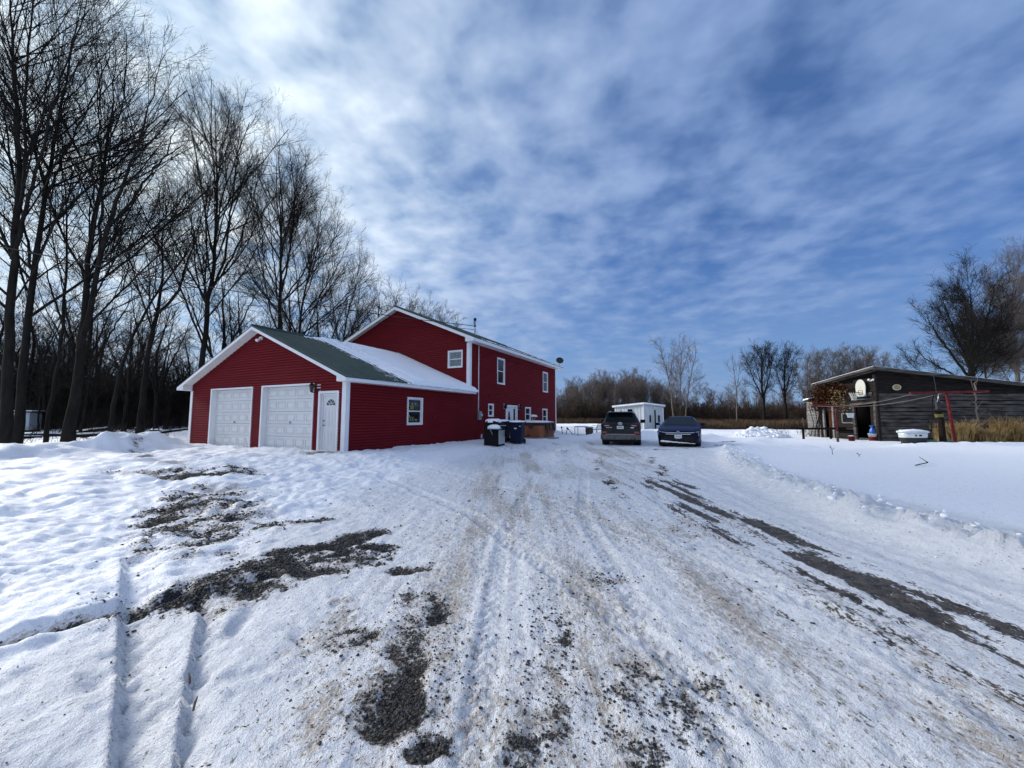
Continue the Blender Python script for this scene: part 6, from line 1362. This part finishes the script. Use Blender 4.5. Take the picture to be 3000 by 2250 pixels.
# dead vine on the barn, vine on the slim red post
def vine(name, label, spots, leaves, seed, mat, stemmat):
    rs = np.random.RandomState(seed); T = thing(name, label, 'vine', spots[0][0])
    o = np.array(spots[0][0]); mb = MB()
    for pts in leaves['stems']: mb.tube([tuple(np.array(p) - o) for p in pts], .022, 5)
    mb.build('stem', stemmat, T)
    P = []
    for c, r, n in spots: P.append(np.array(c) - o + rs.randn(n, 3) * np.array(r) * .5)
    P = np.concatenate(P); n = len(P); s = leaves['size'] * (.5 + rs.rand(n))[:, None]
    d = rs.randn(n, 3); d /= np.linalg.norm(d, axis=1, keepdims=True); e = np.cross(d, rs.randn(n, 3)); e /= np.linalg.norm(e, axis=1, keepdims=True)
    V = np.stack([P - d * s, P - e * s * .6, P + d * s, P + e * s * .6], 1).reshape(-1, 3)
    np_mesh('dead_leaf', V, np.arange(n * 4).reshape(n, 4), mat, T)['kind'] = 'stuff'
vine('dead_vine', 'rust-brown dead vine smothering the upper left corner of the barn', [((20.55, 25.7, 2.95), (.35, 1.3, .65), 1100), ((20.6, 24.9, 3.15), (.3, 1.0, .45), 350), ((20.55, 26.4, 2.4), (.3, .6, .6), 350)],
     dict(size=.075, stems=[[(20.6, 26.9, .1), (20.66, 26.7, 1.2), (20.6, 26.8, 2.4), (20.6, 26.2, 3.2)], [(20.62, 26.5, .1), (20.7, 26.8, .9), (20.64, 26.4, 1.7), (20.6, 26.7, 2.6)], [(20.6, 27.3, .1), (20.66, 27.0, 1.0), (20.62, 27.3, 2.2)], [(20.6, 26.2, .1), (20.68, 26.5, 1.3), (20.6, 25.8, 2.6), (20.6, 25.0, 3.2)]]), 81, RUST, WOODB)
vine('dead_vine', 'yellow-brown dead vine wound round the slim dark red post', [((17.80, 21.55, 2.55), (.40, .3, .55), 75), ((18.15, 21.55, 2.2), (.16, .15, .9), 60), ((17.75, 21.55, 2.15), (.16, .15, .5), 30)],
     dict(size=.042, stems=[[(17.78, 21.58, 1.95), (17.80, 21.55, 2.4), (17.85, 21.55, 2.85)], [(17.80, 21.56, 2.0), (18.1, 21.55, 2.5), (18.2, 21.55, 1.9), (18.22, 21.55, 1.4)]]), 83, TANG, WOODB)
# fallen logs with snow on the floor of the wood, the pale hut far left
for i, (u, Y, ln, rz, r, tilt, lab) in enumerate(((300, 24, 3.4, .15, .13, .02, 'snow-topped fallen log lying level behind the snowbank, left of the forked tree'), (270, 27, 3.0, .5, .15, .16, 'snow-topped fallen log tilted upward behind the thick twin trunk'), (500, 27, 3.6, .25, .10, .13, 'thin snow-topped fallen pole slanting up towards the garage corner'), (470, 30, 3.8, -.05, .16, .0, 'thick snow-topped fallen log near the garage corner'), (130, 24, 4.0, .05, .14, .0, 'snow-topped fallen log lying behind the slim tree at the far left'), (410, 34, 4.2, -.3, .12, .06, 'snow-topped fallen log deepest in the wood behind the forked tree'), (60, 21, 2.6, .35, .10, .03, 'short snow-topped fallen log between the two leftmost trunks'))):
    x = (u - 1500) / 1150 * Y; ln *= .68; rz += (.5, -.3, .7, -.5, .35, -.7, .6)[i]; T = thing('fallen_log', lab, 'log', (x, Y, gz1(x, Y) + r * .6), rz, 'fallen logs in the wood')
    a, b = Vector((-ln / 2, 0, -tilt * ln * .2)), Vector((ln / 2, .1, tilt * ln))
    MB().tube([a, a.lerp(b, .5) + Vector((0, .1, .03)), b], [r, r * .85, r * .6], 8).build('trunk', BARKD, T, True)
    m = MB(); m.tube([a + Vector((0, 0, r * .75)), a.lerp(b, .5) + Vector((0, .1, .03 + r * .7)), b + Vector((0, 0, r * .5))], [r * .62, r * .6, r * .4], 8); m.build('log_snow', SNOWM, T, True)
    m = MB()
    for k in range(3): p = a.lerp(b, .3 + .22 * k); m.tube([p, p + Vector((.3, .2 * (-1) ** k, .35 + .2 * k))], [r * .3, .01], 5)
    m.build('branch_stub', BARKD, T)
p = ray_at(62, 1260, 31); T = thing('forest_hut', 'pale hut with snow on its roof half hidden by trunks at the far left', 'hut', (p.x, p.y, gz1(p.x, p.y)), R(35))
MB().box(-.7, .7, -1.2, 1.2, .2, 1.55).build('wall', SHEDW, T); MB().box(-.85, .85, -1.35, 1.35, 1.55, 1.64).build('roof', WOODD, T); MB().box(-.82, .82, -1.32, 1.32, 1.642, 1.72).build('roof_snow', SNOWM, T, bevel=.03); MB().box(-.7, .7, -1.2, 1.2, -.1, .2).build('skid', DARKIN, T); MB().box(-.35, .35, -1.215, -1.2, .3, 1.35).build('door', WOODG, T)
# twigs and weeds on the smooth snow
for nm, pts, lab in (('stick', [(10.95, 10.8), (11.5, 11.0), (12.3, 12.0)], 'long bare stick lying on the smooth snow field'),):
    tag(MB().tube([(x, y, gz1(x, y) + .03 + .05 * i) for i, (x, y) in enumerate(pts)], [.014, .012, .006], 6).build(nm, WOODB), lab, 'stick')
for (x, y, h), lab in (((11.15, 13.8, .34), 'taller dry weed stalk standing on the snow field'), ((11.55, 13.2, .16), 'shorter dry weed stalk standing on the snow field beside the taller one')):
    T = thing('weed', lab, 'weed', (x, y, gz1(x, y) - .03), 0, 'weed stalks on the snow field'); m = MB(); m.tube([(0, 0, 0), (-.02, 0, h * .6), (-.08, 0, h)], .008, 5); m.tube([(-.02, 0, h * .5), (.06, 0, h * .75)], .006, 5); m.tube([(-.04, 0, h * .75), (-.10, 0, h * .85)], .006, 5); m.build('stalk', WOODB, T)
for i, (x, y, a, lab) in enumerate(((-1.60, 2.10, 1.9, 'curled brown twig standing up in the smooth snow at the lower left'), (-1.78, 2.30, 2.4, 'pale straight twig beside the curled one at the lower left'))):
    z = gz1(x, y) - .02; tag(MB().tube([(x, y, z), (x + .02 * math.cos(a), y + .02 * math.sin(a), z + .03), (x + .045 * math.cos(a), y + .045 * math.sin(a), z + .04)], [.005, .006, .003], 5).build('twig', LEAFM), lab, 'twig')
